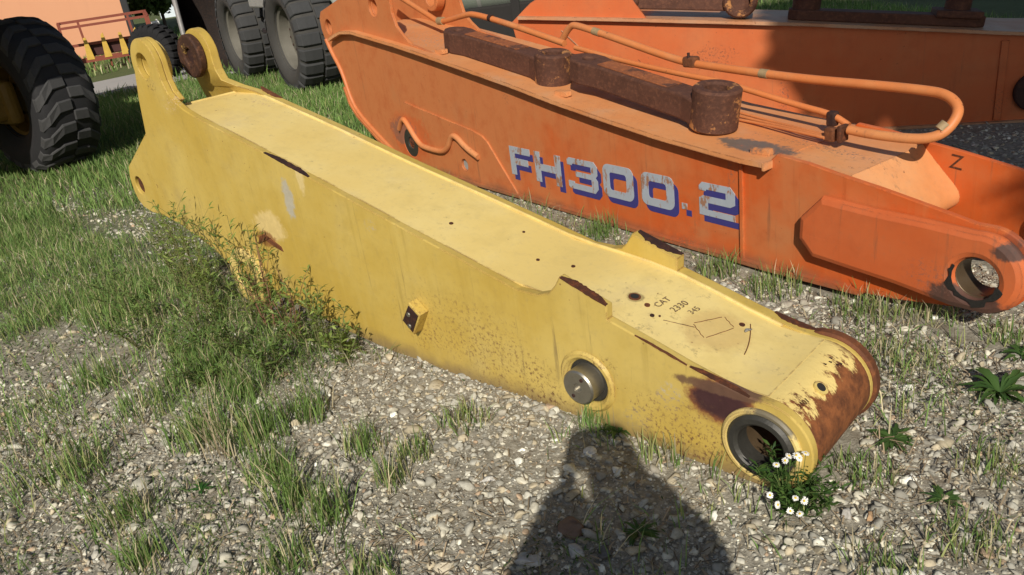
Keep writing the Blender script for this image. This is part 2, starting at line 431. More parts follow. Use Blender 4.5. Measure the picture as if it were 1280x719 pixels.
m_opad = paint('orange_pad_paint', (.52, .105, .026), (.54, .13, .04), chips=.08, streak=.3, spots=.35, dirt=(.36, .18, .09), dirt_amt=.2, low_dirt=(.07, .10, (.16, .07, .035)), blobs=[((1.9, 0, .13), (.16, .3, .07), (.05, .04, .035), .9, .5, 12), ((2.04, 0, .37), (.07, .3, .035), (.06, .045, .04), .9, .6, 14), ((1.75, 0, .20), (.10, .3, .08), (.22, .11, .08), .6, .8, 10)])
m_oplain = paint('orange_pipe_paint', (.56, .17, .048), (.58, .235, .085), chips=.35, streak=.1, spots=.8)
m_obar = paint('orange_bar_paint', (.58, .19, .06), (.60, .25, .10), chips=.2, streak=.1, spots=.5)
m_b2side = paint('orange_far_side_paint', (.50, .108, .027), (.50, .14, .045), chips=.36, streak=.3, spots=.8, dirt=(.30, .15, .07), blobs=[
    ((-1.55, 0, .62), (.16, .3, .09), (.06, .035, .03), .8, 1.25, 30), ((-1.05, 0, .28), (.04, .3, .16), (.07, .05, .045), .85, .9, 22),
    ((.39, 0, .15), (.05, .3, .12), (.10, .05, .03), .6, 1.0, 20)])
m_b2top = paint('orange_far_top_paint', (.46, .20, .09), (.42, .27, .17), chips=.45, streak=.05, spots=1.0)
m_link = rustmat('rusty_link_steel', (.105, .045, .029), (.155, .066, .038))
m_linkeye = rustmat('rusty_eye_steel', (.105, .045, .029), (.155, .066, .038), (.50, .23, .08), .40)
m_linktop = rustmat('orange_flaked_steel', (.30, .10, .04), (.45, .15, .05), (.10, .045, .03), .3)
m_rust = rustmat('rust'); m_rustred = rustmat('red_rust', (.15, .055, .025), (.24, .085, .03))
m_rustdk = rustmat('dark_rust', RUST_DK, RUST)
m_rustbr = rustmat('brown_rust', (.060, .028, .018), (.13, .058, .03), (.42, .26, .07), .22)
m_steel = plain('worn_pin_steel', (.34, .32, .27), .38, .25, .85, 20, .15)
m_bearing = plain('greasy_bearing_steel', (.042, .040, .034), .5, .5, .25, 12, .3)
m_borein = plain('bore_steel', (.11, .075, .042), .45, .35, .4, 14, .2)
m_dark = plain('dark_interior', (.02, .018, .017), .9, .2)
m_grease = plain('black_grease', (.022, .02, .018), .45, .3, 0, 20, .6)
m_pipeband = plain('bare_band_metal', (.30, .21, .11), .6, .5, 0, 40, .2)
m_rubber_shade = plain('shaded_tyre_rubber', (.016, .016, .018), .8, .3, 0, 10, .3)  # rubber darkened to stand for the shade of the loader body
m_rubber2 = plain('dusty_tyre_rubber', (.050, .048, .044), .85, .35, 0, 6, .35)
m_lug = plain('tread_rubber', (.045, .045, .046), .85, .4, 0, 7, .35)
m_lug2 = plain('dusty_tread_rubber', (.042, .043, .044), .85, .4, 0, 5, .35)
m_rim = plain('dusty_rim_paint', (.13, .122, .10), .7, .35, 0, 6, .25)
m_rimy_shade = plain('shaded_yellow_rim_paint', (.16, .09, .015), .6, .3, 0, 6, .25)  # dull dark yellow: the body's shade is put into the colour
m_loader = paint('loader_yellow', (.55, .33, .05), (.60, .40, .10), chips=.2)
m_bucket = rustmat('bucket_steel', (.022, .016, .014), (.045, .026, .019))
m_buckedge = plain('bucket_edge_steel', (.26, .25, .24), .6, .4, .3, 14, .3)
m_greyp = plain('grey_green_paint', (.24, .27, .23), .65, .25, 0, 5, .2)
m_greymetal = plain('grey_panel_paint', (.30, .30, .28), .7, .25, 0, 6, .2)
m_red = plain('red_brown_frame', (.22, .055, .032), .65, .3, 0, 12, .2)
m_yel2 = plain('dull_yellow_paint', (.55, .35, .06), .6, .3, 0, 12, .2)
m_whitepl = plain('white_plastic', (.70, .70, .66), .5, .1)
m_leaf = leafmat('leaf'); m_grass = leafmat('grass_blade', .3, .55); m_straw = leafmat('dry_straw', .15, .8)
m_stone = stonemat('stone')
m_petal = plain('white_petal', (.82, .82, .78), .6, .05, 0, 30, .05); m_disc = plain('yellow_flower_disc', (.75, .48, .04), .7, .15, 0, 60, .2)
m_bark = plain('bark', (.10, .075, .055), .9, .35, 0, 9, .8)
m_ink = plain('marker_ink', (.13, .085, .05), .7, .4, 0, 40, .05)
def letter_mat(name, col, under, thr):
    b = NB(name)
    v = b.noise(1, 6, .75, vec=b.scaled((26, 26, 9))); n = b.noise(8, 6, .7)
    w = b.ramp(b.math('ADD', b.math('MULTIPLY', v, .6), b.math('MULTIPLY', n, .5)), thr, thr + .05)
    c = b.mix(b.noise(10, 5, .7), dk(col, .8), dk(col, 1.1))
    c = b.mix(w, c, under)
    return b.done(c, .6, 0, None, .3)
m_white = letter_mat('worn_white_lettering', (.36, .40, .45), (.30, .16, .10), .575)
m_blue = letter_mat('blue_lettering', (.045, .042, .19), (.42, .11, .04), .70)

# ------------------------------------------------------------------ ground
def axis(lo, hi, step, far):
    a = list(np.arange(lo, hi + 1e-6, step)); g = step; v = lo; L = []
    while v > -far: g *= 1.35; v -= g; L.append(v)
    g = step; v = hi; U = []
    while v < far: g *= 1.35; v += g; U.append(v)
    return np.array(L[::-1] + a + U)
def gz(x, y):
    x = np.asarray(x, float); y = np.asarray(y, float)
    return ((vnoise(x, y, 1.3, 1) - .5) * .022 + (vnoise(x, y, 5, 2) - .5) * .012 - .004) * (1 - sst(40, 80, np.hypot(x, y)))
gx, gy = axis(-6, 5, .10, 600), axis(0, 12, .10, 600)
XX, YY = np.meshgrid(gx, gy); ZZ = gz(XX, YY)
nx, ny = len(gx), len(gy)
idx = np.arange(nx * ny).reshape(ny, nx)
quads = np.stack([idx[:-1, :-1], idx[:-1, 1:], idx[1:, 1:], idx[1:, :-1]], -1).reshape(-1, 4)
me = fast_mesh('ground', np.stack([XX, YY, ZZ], -1).reshape(-1, 3), None, quads, None, True)
def ground_mat():
    b = NB('ground'); x, y, z = b.sep()
    n = b.noise(2.2, 6, .65); f = b.noise(38, 6, .7)
    c = b.mix(n, (.165, .148, .112), (.30, .275, .215))
    c = b.mix(b.ramp(f, .4, .7), c, (.43, .40, .325))
    sc = b.voro(42, out='Color'); e = b.voro(42, 'DISTANCE_TO_EDGE')
    g = b.mix(b.sep(sc)[0], (.24, .215, .17), (.46, .42, .34))
    c = b.mix(b.math('MULTIPLY', b.ramp(b.noise(90, 4, .7), .5, .65), .55), c, g)
    c = b.mix(b.math('MULTIPLY', b.ramp(b.noise(9, 6, .7), .5, .7), .6), c, (.15, .112, .072))
    lawn = b.ramp(b.math('ADD', y, b.math('MULTIPLY', b.math('SUBTRACT', b.noise(.6, 4, .6), .5), 3.0)), 6.4, 8.4)
    left = b.math('MULTIPLY', b.ramp(b.math('ADD', y, b.math('MULTIPLY', n, 1.2)), 4.2, 5.6), b.ramp(x, -1.2, -2.2))
    lawn = b.math('MAXIMUM', lawn, b.math('MULTIPLY', left, .6))
    gr = b.mix(b.noise(3, 6, .7), (.045, .075, .018), (.11, .13, .035))
    gr = b.mix(b.math('MULTIPLY', b.ramp(f, .55, .8), .5), gr, (.16, .13, .06))
    c = b.mix(b.math('MULTIPLY', lawn, .9), c, gr)
    h = b.math('ADD', f, b.noise(90, 4, .7))
    return b.done(c, .95, 0, b.bump(h, .6, .012), .2)
tag(link_mesh('ground', me, ground_mat()), kind='structure')

# pale concrete path behind the machines
def path_mat():
    b = NB('pale_concrete'); c = b.mix(b.noise(.8, 6, .7), (.30, .29, .27), (.40, .385, .36))
    c = b.mix(b.math('MULTIPLY', b.ramp(b.noise(14, 5, .7), .5, .8), .4), c, (.22, .20, .17))
    return b.done(c, .9, 0, b.bump(b.noise(40, 4, .6), .2, .01), .3)
p0, p1, q0, q1 = Vector((-6.6, 14.3, .012)), Vector((-6.16, 14.75, .012)), Vector((-7.95, 17.38, .012)), Vector((-7.32, 17.78, .012))
dd = (p1 - p0).normalized()
pth = []
for k in range(-10, 31): pth.append(p0 + dd * k); pth.append(p0 + dd * k + Vector((-1.3, 3.05, 0)))
F = [(2 * k, 2 * k + 2, 2 * k + 3, 2 * k + 1) for k in range(40)]
V2 = [tuple(v) for v in pth]
tag(part('path', V2, F, path_mat()), kind='structure')

# ------------------------------------------------------------------ peach rendered building
def render_mat():
    b = NB('peach_render'); c = b.mix(b.noise(.5, 5, .6), (.62, .30, .17), (.68, .35, .205))
    c = b.mix(b.math('MULTIPLY', b.ramp(b.noise(1, 5, .7, vec=b.scaled((3, 3, .3))), .5, .8), .3), c, (.50, .25, .15))
    return b.done(c, .9, 0, b.bump(b.noise(60, 4, .6), .15, .01), .2)
bd = thing('building', 'peach rendered building with a dark corner behind the machines', 'building', (-9.95, 24.8, 0), R(27))
mw = render_mat()
def wall_with_openings(name, L, Hh, wins, mat, parent):
    return plate(name, [[(0, 0), (-L, 0), (-L, Hh), (0, Hh)]] + [[(x0, z0), (x0, z1), (x1, z1), (x1, z0)] for x0, x1, z0, z1 in wins], 0, .35, mat, parent, .01)
wall_with_openings('wall', 26, 6.2, [(-12.5, -10.5, 2.2, 3.8), (-18.5, -16.5, 2.2, 3.8)], mw, bd)
bev_box('side_wall', (-.18, 6.4, 3.1), (.35, 12, 6.2), mw, bd, .01)
for wx in (-11.5, -17.5):
    w = bev_box('window', (wx, .22, 3.0), (2.0, .06, 1.6), plain('window_frame_white', (.6, .6, .58), .5), bd, .01)
    for k in (-.5, .5):
        bev_box('pane', (wx + k * .96, .18, 3.0), (.86, .02, 1.45), plain('window_glass', (.03, .035, .04), .1, .1, 0, 3, 0, .6), w, 0)
bev_box('roof', (-13, 6.2, 6.45), (27, 13.4, .5), plain('roof_sheet', (.16, .07, .045), .8), bd, .05)
bev_box('corner_shade', (.08, .12, 3.0), (.22, .22, 6.0), plain('dark_corner_shade', (.03, .03, .032), .6), bd, .03)  # dark strip standing in for the building's shaded side

# ------------------------------------------------------------------ trees
def leaf_cloud(centers, per, size, cols, seed, squash=.8):
    rg = np.random.default_rng(seed); P, C = [], []
    for (c, r) in centers:
        d = rg.normal(size=(per, 3)); d /= np.linalg.norm(d, axis=1)[:, None]
        rad = r * rg.random(per) ** .45
        p = np.array(c) + d * rad[:, None] * np.array([1, 1, squash]); P.append(p)
        k = rg.random((per, 1)); tone = .7 + .6 * rg.random()
        C.append((np.array(cols[0]) * (1 - k) + np.array(cols[1]) * k) * tone)
    P = np.concatenate(P); C = np.concatenate(C); n = len(P)
    a = rg.normal(size=(n, 3)); a /= np.linalg.norm(a, axis=1)[:, None]
    b = np.cross(a, rg.normal(size=(n, 3))); b /= np.linalg.norm(b, axis=1)[:, None]
    s = size * (.6 + .8 * rg.random((n, 1)))
    V = np.stack([P - a * s, P + b * s * .5, P + a * s, P - b * s * .5], 1).reshape(-1, 3)
    q = np.arange(n * 4).reshape(-1, 4)
    return V, q, np.repeat(C, 4, 0)
def tree(name, label, loc, h, cr, seed, cols=((.035, .06, .015), (.10, .14, .035)), leaf=.12, per=260, clumps=26, trunk=.16, group=None):
    t = thing(name, label, 'tree', loc, 0, group); rg = random.Random(seed)
    V, F = tube('trunk', [(0, 0, -.1), (.05, .03, h * .3), (-.06, .05, h * .6), (.02, 0, h * .85)], trunk, None, None, 10, 2, trunk * .35, True, True)
    cl = []; n0 = len(V)
    for i in range(clumps):
        a = rg.random() * 6.283; zz = rg.uniform(.42, 1.0); e = math.sqrt(max(.05, 1 - ((zz - .68) / .36) ** 2))
        rr = cr * e * rg.uniform(.25, .95)
        c = (math.cos(a) * rr, math.sin(a) * rr, h * zz); cl.append((c, cr * rg.uniform(.28, .46)))
        if i % 2 == 0:
            bz = h * max(.28, zz - .25)
            v2, f2 = tube('b', [(0, 0, bz), (c[0] * .5, c[1] * .5, (bz + c[2]) / 2 + .1), c], trunk * .3, None, None, 6, 1, trunk * .06, True, True)
            n0 = len(V); V += v2; F += [tuple(k + n0 for k in f) for f in f2]
    part('trunk', V, F, m_bark, t, True)
    Vv, q, cc = leaf_cloud(cl, per, leaf, cols, seed)
    link_mesh('crown', fast_mesh('crown', Vv, None, q, cc), m_leaf, t)
    return t
tree('tree', 'low leafy tree just right of the peach building corner', (-10.6, 29.5, 0), 2.5, 1.15, 3, per=170, leaf=.12, clumps=20, trunk=.07, cols=((.05, .09, .02), (.14, .20, .05)))
tree('tree', 'dark leafy tree behind the big dark bucket', (-8.5, 31.5, 0), 3.2, 1.5, 5, per=200, leaf=.14, clumps=22, trunk=.09)
tree('tree', 'low bushy tree far behind the path between building and bucket', (-13.2, 40, 0), 3.0, 1.6, 8, per=160, leaf=.16, clumps=20, trunk=.08)
sh_ = thing('shed', 'pale blue-white shed far behind the low trees', 'shed', (-13.6, 48, 0), R(16))
plate('wall', [[(-3.5, 0), (3.5, 0), (3.5, 2.3), (-3.5, 2.3)], [(-.6, .001), (-.6, 1.9), (.6, 1.9), (.6, .001)]], 0, .12, plain('pale_shed_paint', (.62, .70, .76), .7, .1), sh_, .01)
bev_box('door', (0, .08, .95), (1.15, .05, 1.88), plain('shed_door', (.40, .46, .50), .7, .1), sh_, .01)
bev_box('roof', (0, 2.0, 2.42), (7.6, 4.6, .16), plain('shed_roof', (.45, .47, .48), .7, .1), sh_, .03)
bev_box('side_wall', (3.44, 2.1, 1.15), (.12, 4.0, 2.3), plain('pale_shed_side', (.60, .68, .74), .7, .1), sh_, .01)
tree('tree', 'leafy tree behind the viewpoint whose shade falls on the far orange boom', (4.55, -4.1, 0), 11.2, 2.6, 21, leaf=.24, per=760, clumps=34, trunk=.2)
tree('tree', 'unseen leafy tree added to dim the sky on the right, nearer one of the two', (8.2, -1.2, 0), 9.5, 3.0, 23, leaf=.26, per=420, clumps=36, trunk=.2)  # out of view, added to cut sky light from the right
tree('tree', 'unseen leafy tree added to dim the sky on the right, farther one of the two', (9.6, 5.2, 0), 9.0, 3.0, 25, leaf=.26, per=420, clumps=36, trunk=.2)  # second added tree out of view, also holding back sky light

# ------------------------------------------------------------------ yellow excavator stick
ys = thing('excavator_stick', 'long yellow excavator stick lying on the gravel in front of the orange booms', 'excavator arm', Y_LOC, Y_YAW)
YW = .495
ear_c = (-1.73, 1.28)
top_line = [(-1.31, 1.022), (-.733, .881), (-.217, .745), (.205, .635), (.533, .551), (.733, .499), (.789, .484), (.887, .484), (.945, .503), (.975, .535), (1.0, .574), (1.195, .505), (1.192, .455), (1.32, .417), (1.495, .362), (1.604, .332), (1.70, .312)]
bot_line = [(1.6, 0), (.0, .0), (-.11, .006), (-.41, .028), (-.63, .06), (-1.0, .115), (-1.43, .20), (-1.55, .262), (-1.75, .325), (-1.93, .372), (-2.08, .395), (-2.24, .398), (-2.34, .42), (-2.39, .46), (-2.412, .52), (-2.412, .60), (-2.377, .676)]
outline = [(-1.98, .905), (-1.93, 1.10)] + circ(*ear_c, .142, 22, 190, -8) + [(-1.583, 1.2), (-1.56, 1.145), (-1.51, 1.10), (-1.43, 1.06)] + top_line + circ(1.745, .155, .155, 20, 88, -90) + bot_line
ear_hole = circ(*ear_c, .068, 28); ear_hole = [(x - .02, z) for x, z in ear_hole]; low_hole = circ(-2.30, .563, .056, 26)
plate('side_plate', [outline, ear_hole, low_hole, circ(1.735, .152, .10, 32), circ(1.085, .185, .085, 32)], 0, .035, m_yside, ys, .005)
fp = plate('side_plate', [outline, ear_hole, low_hole, circ(1.735, .152, .10, 32)], YW - .05, YW, m_yside, ys, .005)
fp.data = fp.data.copy()
for v in fp.data.vertices:   # the far ear is set inwards of its side plate
    v.co.y -= .135 * float(sst(1.03, 1.16, v.co.z)) * (1 if v.co.x < -1.3 else 0)
    if v.co.z > .2: v.co.z += .010 * float(sst(-.3, .4, v.co.x) * sst(.98, .86, v.co.x))
# top plate sits a little below the edges of the side plates
topp = [(-1.60, 1.052), (-1.45, 1.038), (-1.31, 1.008), (-.733, .868), (-.217, .733), (.205, .622), (.533, .538), (.733, .487), (.85, .472), (.98, .457), (1.10, .441), (1.20, .424), (1.32, .398), (1.5, .350), (1.6, .3225), (1.66, .3130), (1.745, .3095)]
topp = [(x, z + (.0115 if x < 1.25 else .0115 * max(0, (1.5 - x) / .25))) for x, z in topp]
tpl = sheet('top_plate', topp, .035, YW - .05, .02, m_ytop_lit, ys)
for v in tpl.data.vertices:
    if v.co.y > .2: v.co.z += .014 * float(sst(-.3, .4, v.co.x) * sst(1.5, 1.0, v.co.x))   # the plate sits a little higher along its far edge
sheet('bottom_plate', [(1.62, -.0015 + .004), (.0, .004), (-.41, .03), (-.63, .062), (-1.0, .118), (-1.43, .205), (-1.55, .268), (-1.93, .378), (-2.2, .402)], .035, YW - .035, .02, m_yside, ys)
sheet('end_plate', [(-2.36, .66), (-1.99, .89), (-1.72, 1.03), (-1.605, 1.048)], .035, YW - .035, .02, m_yside, ys)
# tip: bearing tube with rusty skin
ring('tip_tube', (1.745, .155), .101, .1535, .033, YW - .033, m_tip, ys, .002, 56)
ring('tip_collar', (1.738, .153), .108, .130, -.014, .012, m_yring, ys, .007, 48)
ring('tip_collar', (1.745, .155), .10, .166, YW - .03, YW + .016, m_rustred, ys, .008, 48)
ring('bearing', (1.738, .153), .074, .110, -.020, .06, m_bearing, ys, .010, 48)
lathe_y('bore_lining', [(.078, .055), (.078, YW - .02), (.088, YW - .02), (.088, .055)], m_borein, ys, (1.738, .153), 40)
# linkage pin sticking out of its boss
ring('pin_boss', (1.085, .187), .088, .120, -.016, .004, m_yside, ys, .010, 48)
disc_cyl('pin_washer', (1.085, .187), .087, .004, .03, m_bearing, ys, .005, 40)
pin = lathe_y('pin', [(.0001, -.050), (.017, -.050), (.018, -.064), (.060, -.064), (.066, -.058), (.066, .006), (.0001, .006)], m_steel, ys, (1.085, .190), 40, False)
for a in (60, 240):
    disc_cyl('pin_screw', (1.085 + .042 * math.cos(R(a)), .190 + .042 * math.sin(R(a))), .007, -.0675, -.052, m_rustdk, pin, .001, 12)
# ears: inner bosses
ear_out = [(-1.93, 1.10)] + circ(*ear_c, .141, 22, 190, -8) + [(-1.583, 1.2), (-1.56, 1.145), (-1.51, 1.10), (-1.60, 1.06), (-1.9, 1.02)]
plate('ear_cheek', [ear_out, ear_hole], .034, .068, m_yside, ys, .006)
ring('ear_boss', (ear_c[0] - .02, ear_c[1]), .068, .120, .072, .105, m_yring, ys, .008)
ring('ear_boss', (ear_c[0] - .02, ear_c[1]), .045, .118, YW - .232, YW - .187, m_rustbr, ys, .008)
disc_cyl('ear_plug', (ear_c[0] - .02, ear_c[1]), .064, YW - .21, YW - .15, m_rustdk, ys, .003)
disc_cyl('hole_plug', (-2.30, .563), .054, .02, .03, m_rust, ys, .002)
ring('hole_boss', (-2.30, .563), .045, .09, .035, .10, m_yside, ys, .006)
# boom pivot boss resting on the ground, half hidden in the weeds
ring('pivot_boss', (-1.20, .165), .085, .168, -.03, .02, m_yring, ys, .012, 44)
lathe_y('pivot_bore', [(.086, -.025), (.086, YW - .02), (.096, YW - .02), (.096, -.02)], m_rustdk, ys, (-1.20, .165), 36)
ring('pivot_boss', (-1.20, .165), .085, .168, YW - .02, YW + .03, m_yring, ys, .012, 44)
plate('rust_scar', [[(-1.02, .38), (-.98, .43), (-.93, .445), (-.90, .435), (-.80, .40), (-.79, .375), (-.86, .39), (-.93, .415), (-.99, .39)]], -.006, .001, m_rustred, ys, .002)
# bracket with two bolts
bq = [(.202, .326), (.263, .280), (.196, .174), (.133, .228)]
br = plate('bracket', [bq], -.05, .001, m_yside, ys, .004)
inn = [(.232 + (x - .1985) * .82 - .0335, .252 + (z - .252) * .82) for x, z in bq]
plate('bracket_face', [inn], -.0545, -.048, m_rustdk, br, .001)
for (bx, bz) in ((.195, .272), (.187, .216)): disc_cyl('bolt', (bx, bz), .011, -.060, -.05, m_steel, br, .002, 12)
# rusty edge pieces
def edge_strip(name, x0, z0, x1, z1, y0, y1, mat, parent, h=.002):
    """bare worn strip along a plate edge, ragged on one side"""
    rg = random.Random(int(x0 * 1000) + int(y0 * 100)); n = 22; V, F = [], []
    for i in range(n + 1):
        t = i / n; e = min(1, 4 * t, 4 * (1 - t)); x = x0 + (x1 - x0) * t; z = z0 + (z1 - z0) * t + h
        w = (y1 - y0) * (.4 + .6 * e) * rg.uniform(.82, 1.0)
        a, b = (y0, y0 + w) if y0 < .2 else (y1 - w, y1)
        V += [(x, a, z), (x, b, z), (x, b, z - h * 2), (x, a, z - h * 2 - .0025 * rg.random() * e)]
    for i in range(n):
        a, b = i * 4, i * 4 + 4
        for k in range(4): F.append((a + k, a + (k + 1) % 4, b + (k + 1) % 4, b + k))
    F += [(3, 2, 1, 0), (n * 4, n * 4 + 1, n * 4 + 2, n * 4 + 3)]
    return part(name, V, F, mat, parent)
edge_strip('bare_edge', -.74, .8828, -.41, .796, -.001, .030, m_rustdk, ys, .0015)
edge_strip('bare_edge', 1.005, .5722, 1.192, .506, -.001, .036, m_rust, ys, .002)
edge_strip('bare_edge', 1.005, .5722, 1.192, .506, YW - .048, YW + .001, m_rustdk, ys, .0015)
edge_strip('bare_edge', 1.50, .3607, 1.70, .312, -.001, .022, m_rust, ys, .0015)
edge_strip('bare_edge', 1.30, .4225, 1.49, .364, -.001, .008, m_rustred, ys, .002)
edge_strip('bare_edge', 1.55, .347, 1.70, .313, YW - .03, YW + .001, m_rust, ys, .0015)
edge_strip('bare_edge', -1.46, 1.073, -1.28, 1.0155, YW - .034, YW + .001, m_rustred, ys, .0015)
def topz(s, y=.035):
    return float(np.interp(s, [p[0] for p in topp], [p[1] for p in topp])) + .014 * float(sst(-.3, .4, s) * sst(1.5, 1.0, s)) * (y - .035) / (YW - .085)
# far edge of the top plate: the weld bead
tube('weld_bead', [(s, YW - .051, topz(s, YW - .05) + .001) for s in np.linspace(-1.4, 1.6, 24)], .008, m_ytop_lit, ys, 8, 0)
tube('weld_bead', [(-1.585, y, 1.058) for y in np.linspace(.04, YW - .04, 6)], .010, m_ytop_lit, ys, 8, 0)
tube('weld_bead', [(1.607, y, .316 + .001 * math.sin(y * 60)) for y in np.linspace(.06, YW - .05, 9)], .004, m_rust, ys, 6, 0)
tube('weld_bead', [(1.59 - .20 * (1 - math.cos((y - .12) * 3.5)), y, topz(min(1.59, 1.59 - .20 * (1 - math.cos((y - .12) * 3.5)))) + .001) for y in np.linspace(.20, .37, 8)], .0018, m_rustred, ys, 6, 0)
# holes in the top plate: dark discs painted in as their shaded depth, with rusty rims
def top_disc(name, s, y, r, mat, dz=.0005, th=.003):
    z = topz(s, y) if s < 1.6 else .155 + math.sqrt(max(.0, .1535 ** 2 - (s - 1.745) ** 2))
    sl = -.22 if s < 1.6 else -(s - 1.745) / max(.05, (z - .155))
    o = lathe_y(name, [(.0001, -th), (r, -th), (r, th), (.0001, th)], mat, ys, (0, 0), 24, False, (s, y, z + dz), (R(90), math.atan(-sl), 0))
    return o
top_disc('hole_rim', 1.165, .204, .022, m_rustred); top_disc('hole_dark', 1.165, .204, .015, m_dark, .002)
top_disc('hole_rim', 1.835, .195, .024, m_yring, .001, .006); top_disc('hole_dark', 1.835, .195, .015, m_dark, .003, .006)
top_disc('rust_spot', 1.27, .150, .008, m_rustdk); top_disc('rust_spot', 1.29, .165, .004, m_rust); top_disc('rust_spot', 1.225, .19, .010, m_rustred)
top_disc('rust_spot', .30, .17, .009, m_rust); top_disc('rust_spot', .86, .25, .008, m_rust); top_disc('rust_spot', .55, .33, .006, m_rust)
top_disc('rust_spot', 1.50, .345, .010, m_rust); top_disc('rust_spot', .72, .21, .007, m_rust)
# rectangular patch outlined by rusty weld
pc = [(1.385, .219), (1.437, .338), (1.491, .308), (1.451, .177)]
for i in range(4):
    a, b = pc[i], pc[(i + 1) % 4]
    tube('patch_weld', [(a[0] + (b[0] - a[0]) * t, a[1] + (b[1] - a[1]) * t + .002 * math.sin(t * 17), topz(a[0] + (b[0] - a[0]) * t, a[1] + (b[1] - a[1]) * t) + .0002) for t in np.linspace(.04, .93, 9)], .0013, m_rustred, ys, 6, 0)
tube('scratch', [(1.31 + .09 * t, .155 + .05 * t, topz(1.31 + .09 * t, .155 + .05 * t) + .0002 - .001 * (int(t * 10) % 3 == 2)) for t in np.linspace(0, 1, 9)], .0014, m_rust, ys, 6, 0)
# handwriting on the top plate
for body, s, y, sz in (('CAT', 1.260, .205, .037), ('2330', 1.315, .222, .040), ('345', 1.360, .258, .034)):
    text_part('handwriting', body, sz, m_ink, ys, (s, y, topz(s, y) + .0014), (.10, .99, .0), (-.98, .10, .225), .0005, 1.05)
text_part('weld_marking', '2101', .024, m_rust, ys, (1.835, .055, .155 + .1262 + .003), (.12, 1, 0), (-.82, .05, .57), .001, 1.1)
for i, (s, y) in enumerate(((1.80, .31), (1.807, .335), (1.80, .355), (1.825, .345), (1.83, .36))):
    z = .155 + math.sqrt(.1535 ** 2 - (s - 1.745) ** 2)
    bev_box('rust_dash', (s, y, z), (.012, .005, .003), m_rustdk, ys, 0)

# ------------------------------------------------------------------ orange boom with the FH300.2 lettering
ob = thing('excavator_boom', 'orange excavator boom lettered FH300.2 with rusty links lying on top', 'excavator boom', O_LOC, O_YAW)
OW = .65
fl = [(-3.775, 1.015), (-3.62, 1.055), (-3.49, 1.082), (-3.26, 1.085), (-2.52, 1.0), (-1.827, .906), (-1.06, .796), (-.577, .717), (-.154, .657), (.279, .602), (.655, .567), (.825, .553), (.965, .549)]
def oz(s): return float(np.interp(s, [p[0] for p in fl], [p[1] for p in fl]))
o_out = [(-3.94, 1.24), (-3.4, 1.36), (-3.15, 1.47), (-2.95, 1.53), (-2.75, 1.52), (-2.62, 1.44), (-2.56, 1.33), (-2.565, 1.22), (-2.53, 1.12), (-2.45, 1.055), (-2.34, .99), (-1.827, .895), (-1.06, .785), (-.577, .705), (-.154, .646), (.279, .592), (.655, .557), (.95, .545), (.985, .578), (1.154, .560), (1.313, .532), (1.498, .504), (1.702, .467), (1.888, .432)] + circ(1.94, .262, .172, 16, 82, -60) + [(1.9, .08), (1.6, .03), (1.3, .0), (.94, 0), (-2.5, 0), (-2.75, .008), (-2.89, .03), (-3.05, .085), (-3.214, .165), (-3.40, .25), (-3.546, .332), (-3.62, .39), (-3.661, .446), (-3.713, .588), (-3.77, .75), (-3.888, .867), (-3.965, .993), (-4.0, 1.09), (-3.995, 1.18)]
h1, h2 = circ(-3.829, 1.107, .068, 26), circ(-2.867, 1.265, .075, 26)
bore_o = circ(1.93, .235, .082, 36)
for k, (y0, y1) in enumerate(((0, .028), (OW - .028, OW))):
    plate('side_plate', [o_out, h1, h2, bore_o, circ(-1.79, .131, .045, 24)], y0, y1, m_oside, ob, .004)
# top plate overhanging the sides, and its curved closing end between the fork plates
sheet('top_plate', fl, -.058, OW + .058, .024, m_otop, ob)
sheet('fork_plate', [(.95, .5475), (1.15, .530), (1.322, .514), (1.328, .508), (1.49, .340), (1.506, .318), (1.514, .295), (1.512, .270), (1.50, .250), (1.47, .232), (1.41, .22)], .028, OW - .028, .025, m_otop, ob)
sheet('bottom_plate', [(1.45, .016), (.94, .001), (-2.5, .001), (-2.75, .008), (-2.89, .026), (-3.214, .161), (-3.546, .328), (-3.66, .44), (-3.713, .585)], -.034, OW + .034, .020, m_oside, ob)
sheet('back_plate', [(-3.70, .56), (-3.76, .75), (-3.86, .86), (-3.90, .98)], .028, OW - .028, -.02, m_oside, ob)
for y0, y1 in ((-.006, 0.001), ):
    tube('edge_weld', [(x, -.004, z) for x, z in ((-3.93, 1.0), (-3.85, .87), (-3.735, .745), (-3.68, .585), (-3.63, .45), (-3.52, .345), (-3.2, .185), (-2.9, .05))], .020, m_oside, ob, 8, 2)
# stiffener and the short vertical weld
bev_box('stiffener', (.79, -.006, .27), (.022, .016, .50), m_oside, ob, .004)
bev_box('flange_end', (.958, -.026, .530), (.016, .07, .040), m_otop, ob, .004)
# tip doubler pad with bore
pad = [(1.262, .440), (1.36, .426), (1.70, .452 - .02), (1.85, .428)] + circ(1.94, .258, .162, 18, 96, -72) + [(1.90, .095), (1.622, .128), (1.30, .146), (1.222, .150), (1.16, .226), (1.155, .33)]
pad = [(1.262, .442), (1.50, .430), (1.732, .428)] + circ(1.94, .258, .165, 18, 100, -75) + [(1.85, .095), (1.622, .122), (1.222, .148), (1.150, .226), (1.155, .33)]
plate('tip_pad', [pad, bore_o], -.066, 0.002, m_opad, ob, .028)
plate('tip_pad', [pad, bore_o], OW - .002, OW + .06, m_oside, ob, .012)
for y0, y1 in ((-.038, .075), (OW - .075, OW + .05)):
    ring('bore_bush', (1.93, .235), .078, .0915, y0, y1, m_borein, ob, .002, 40)
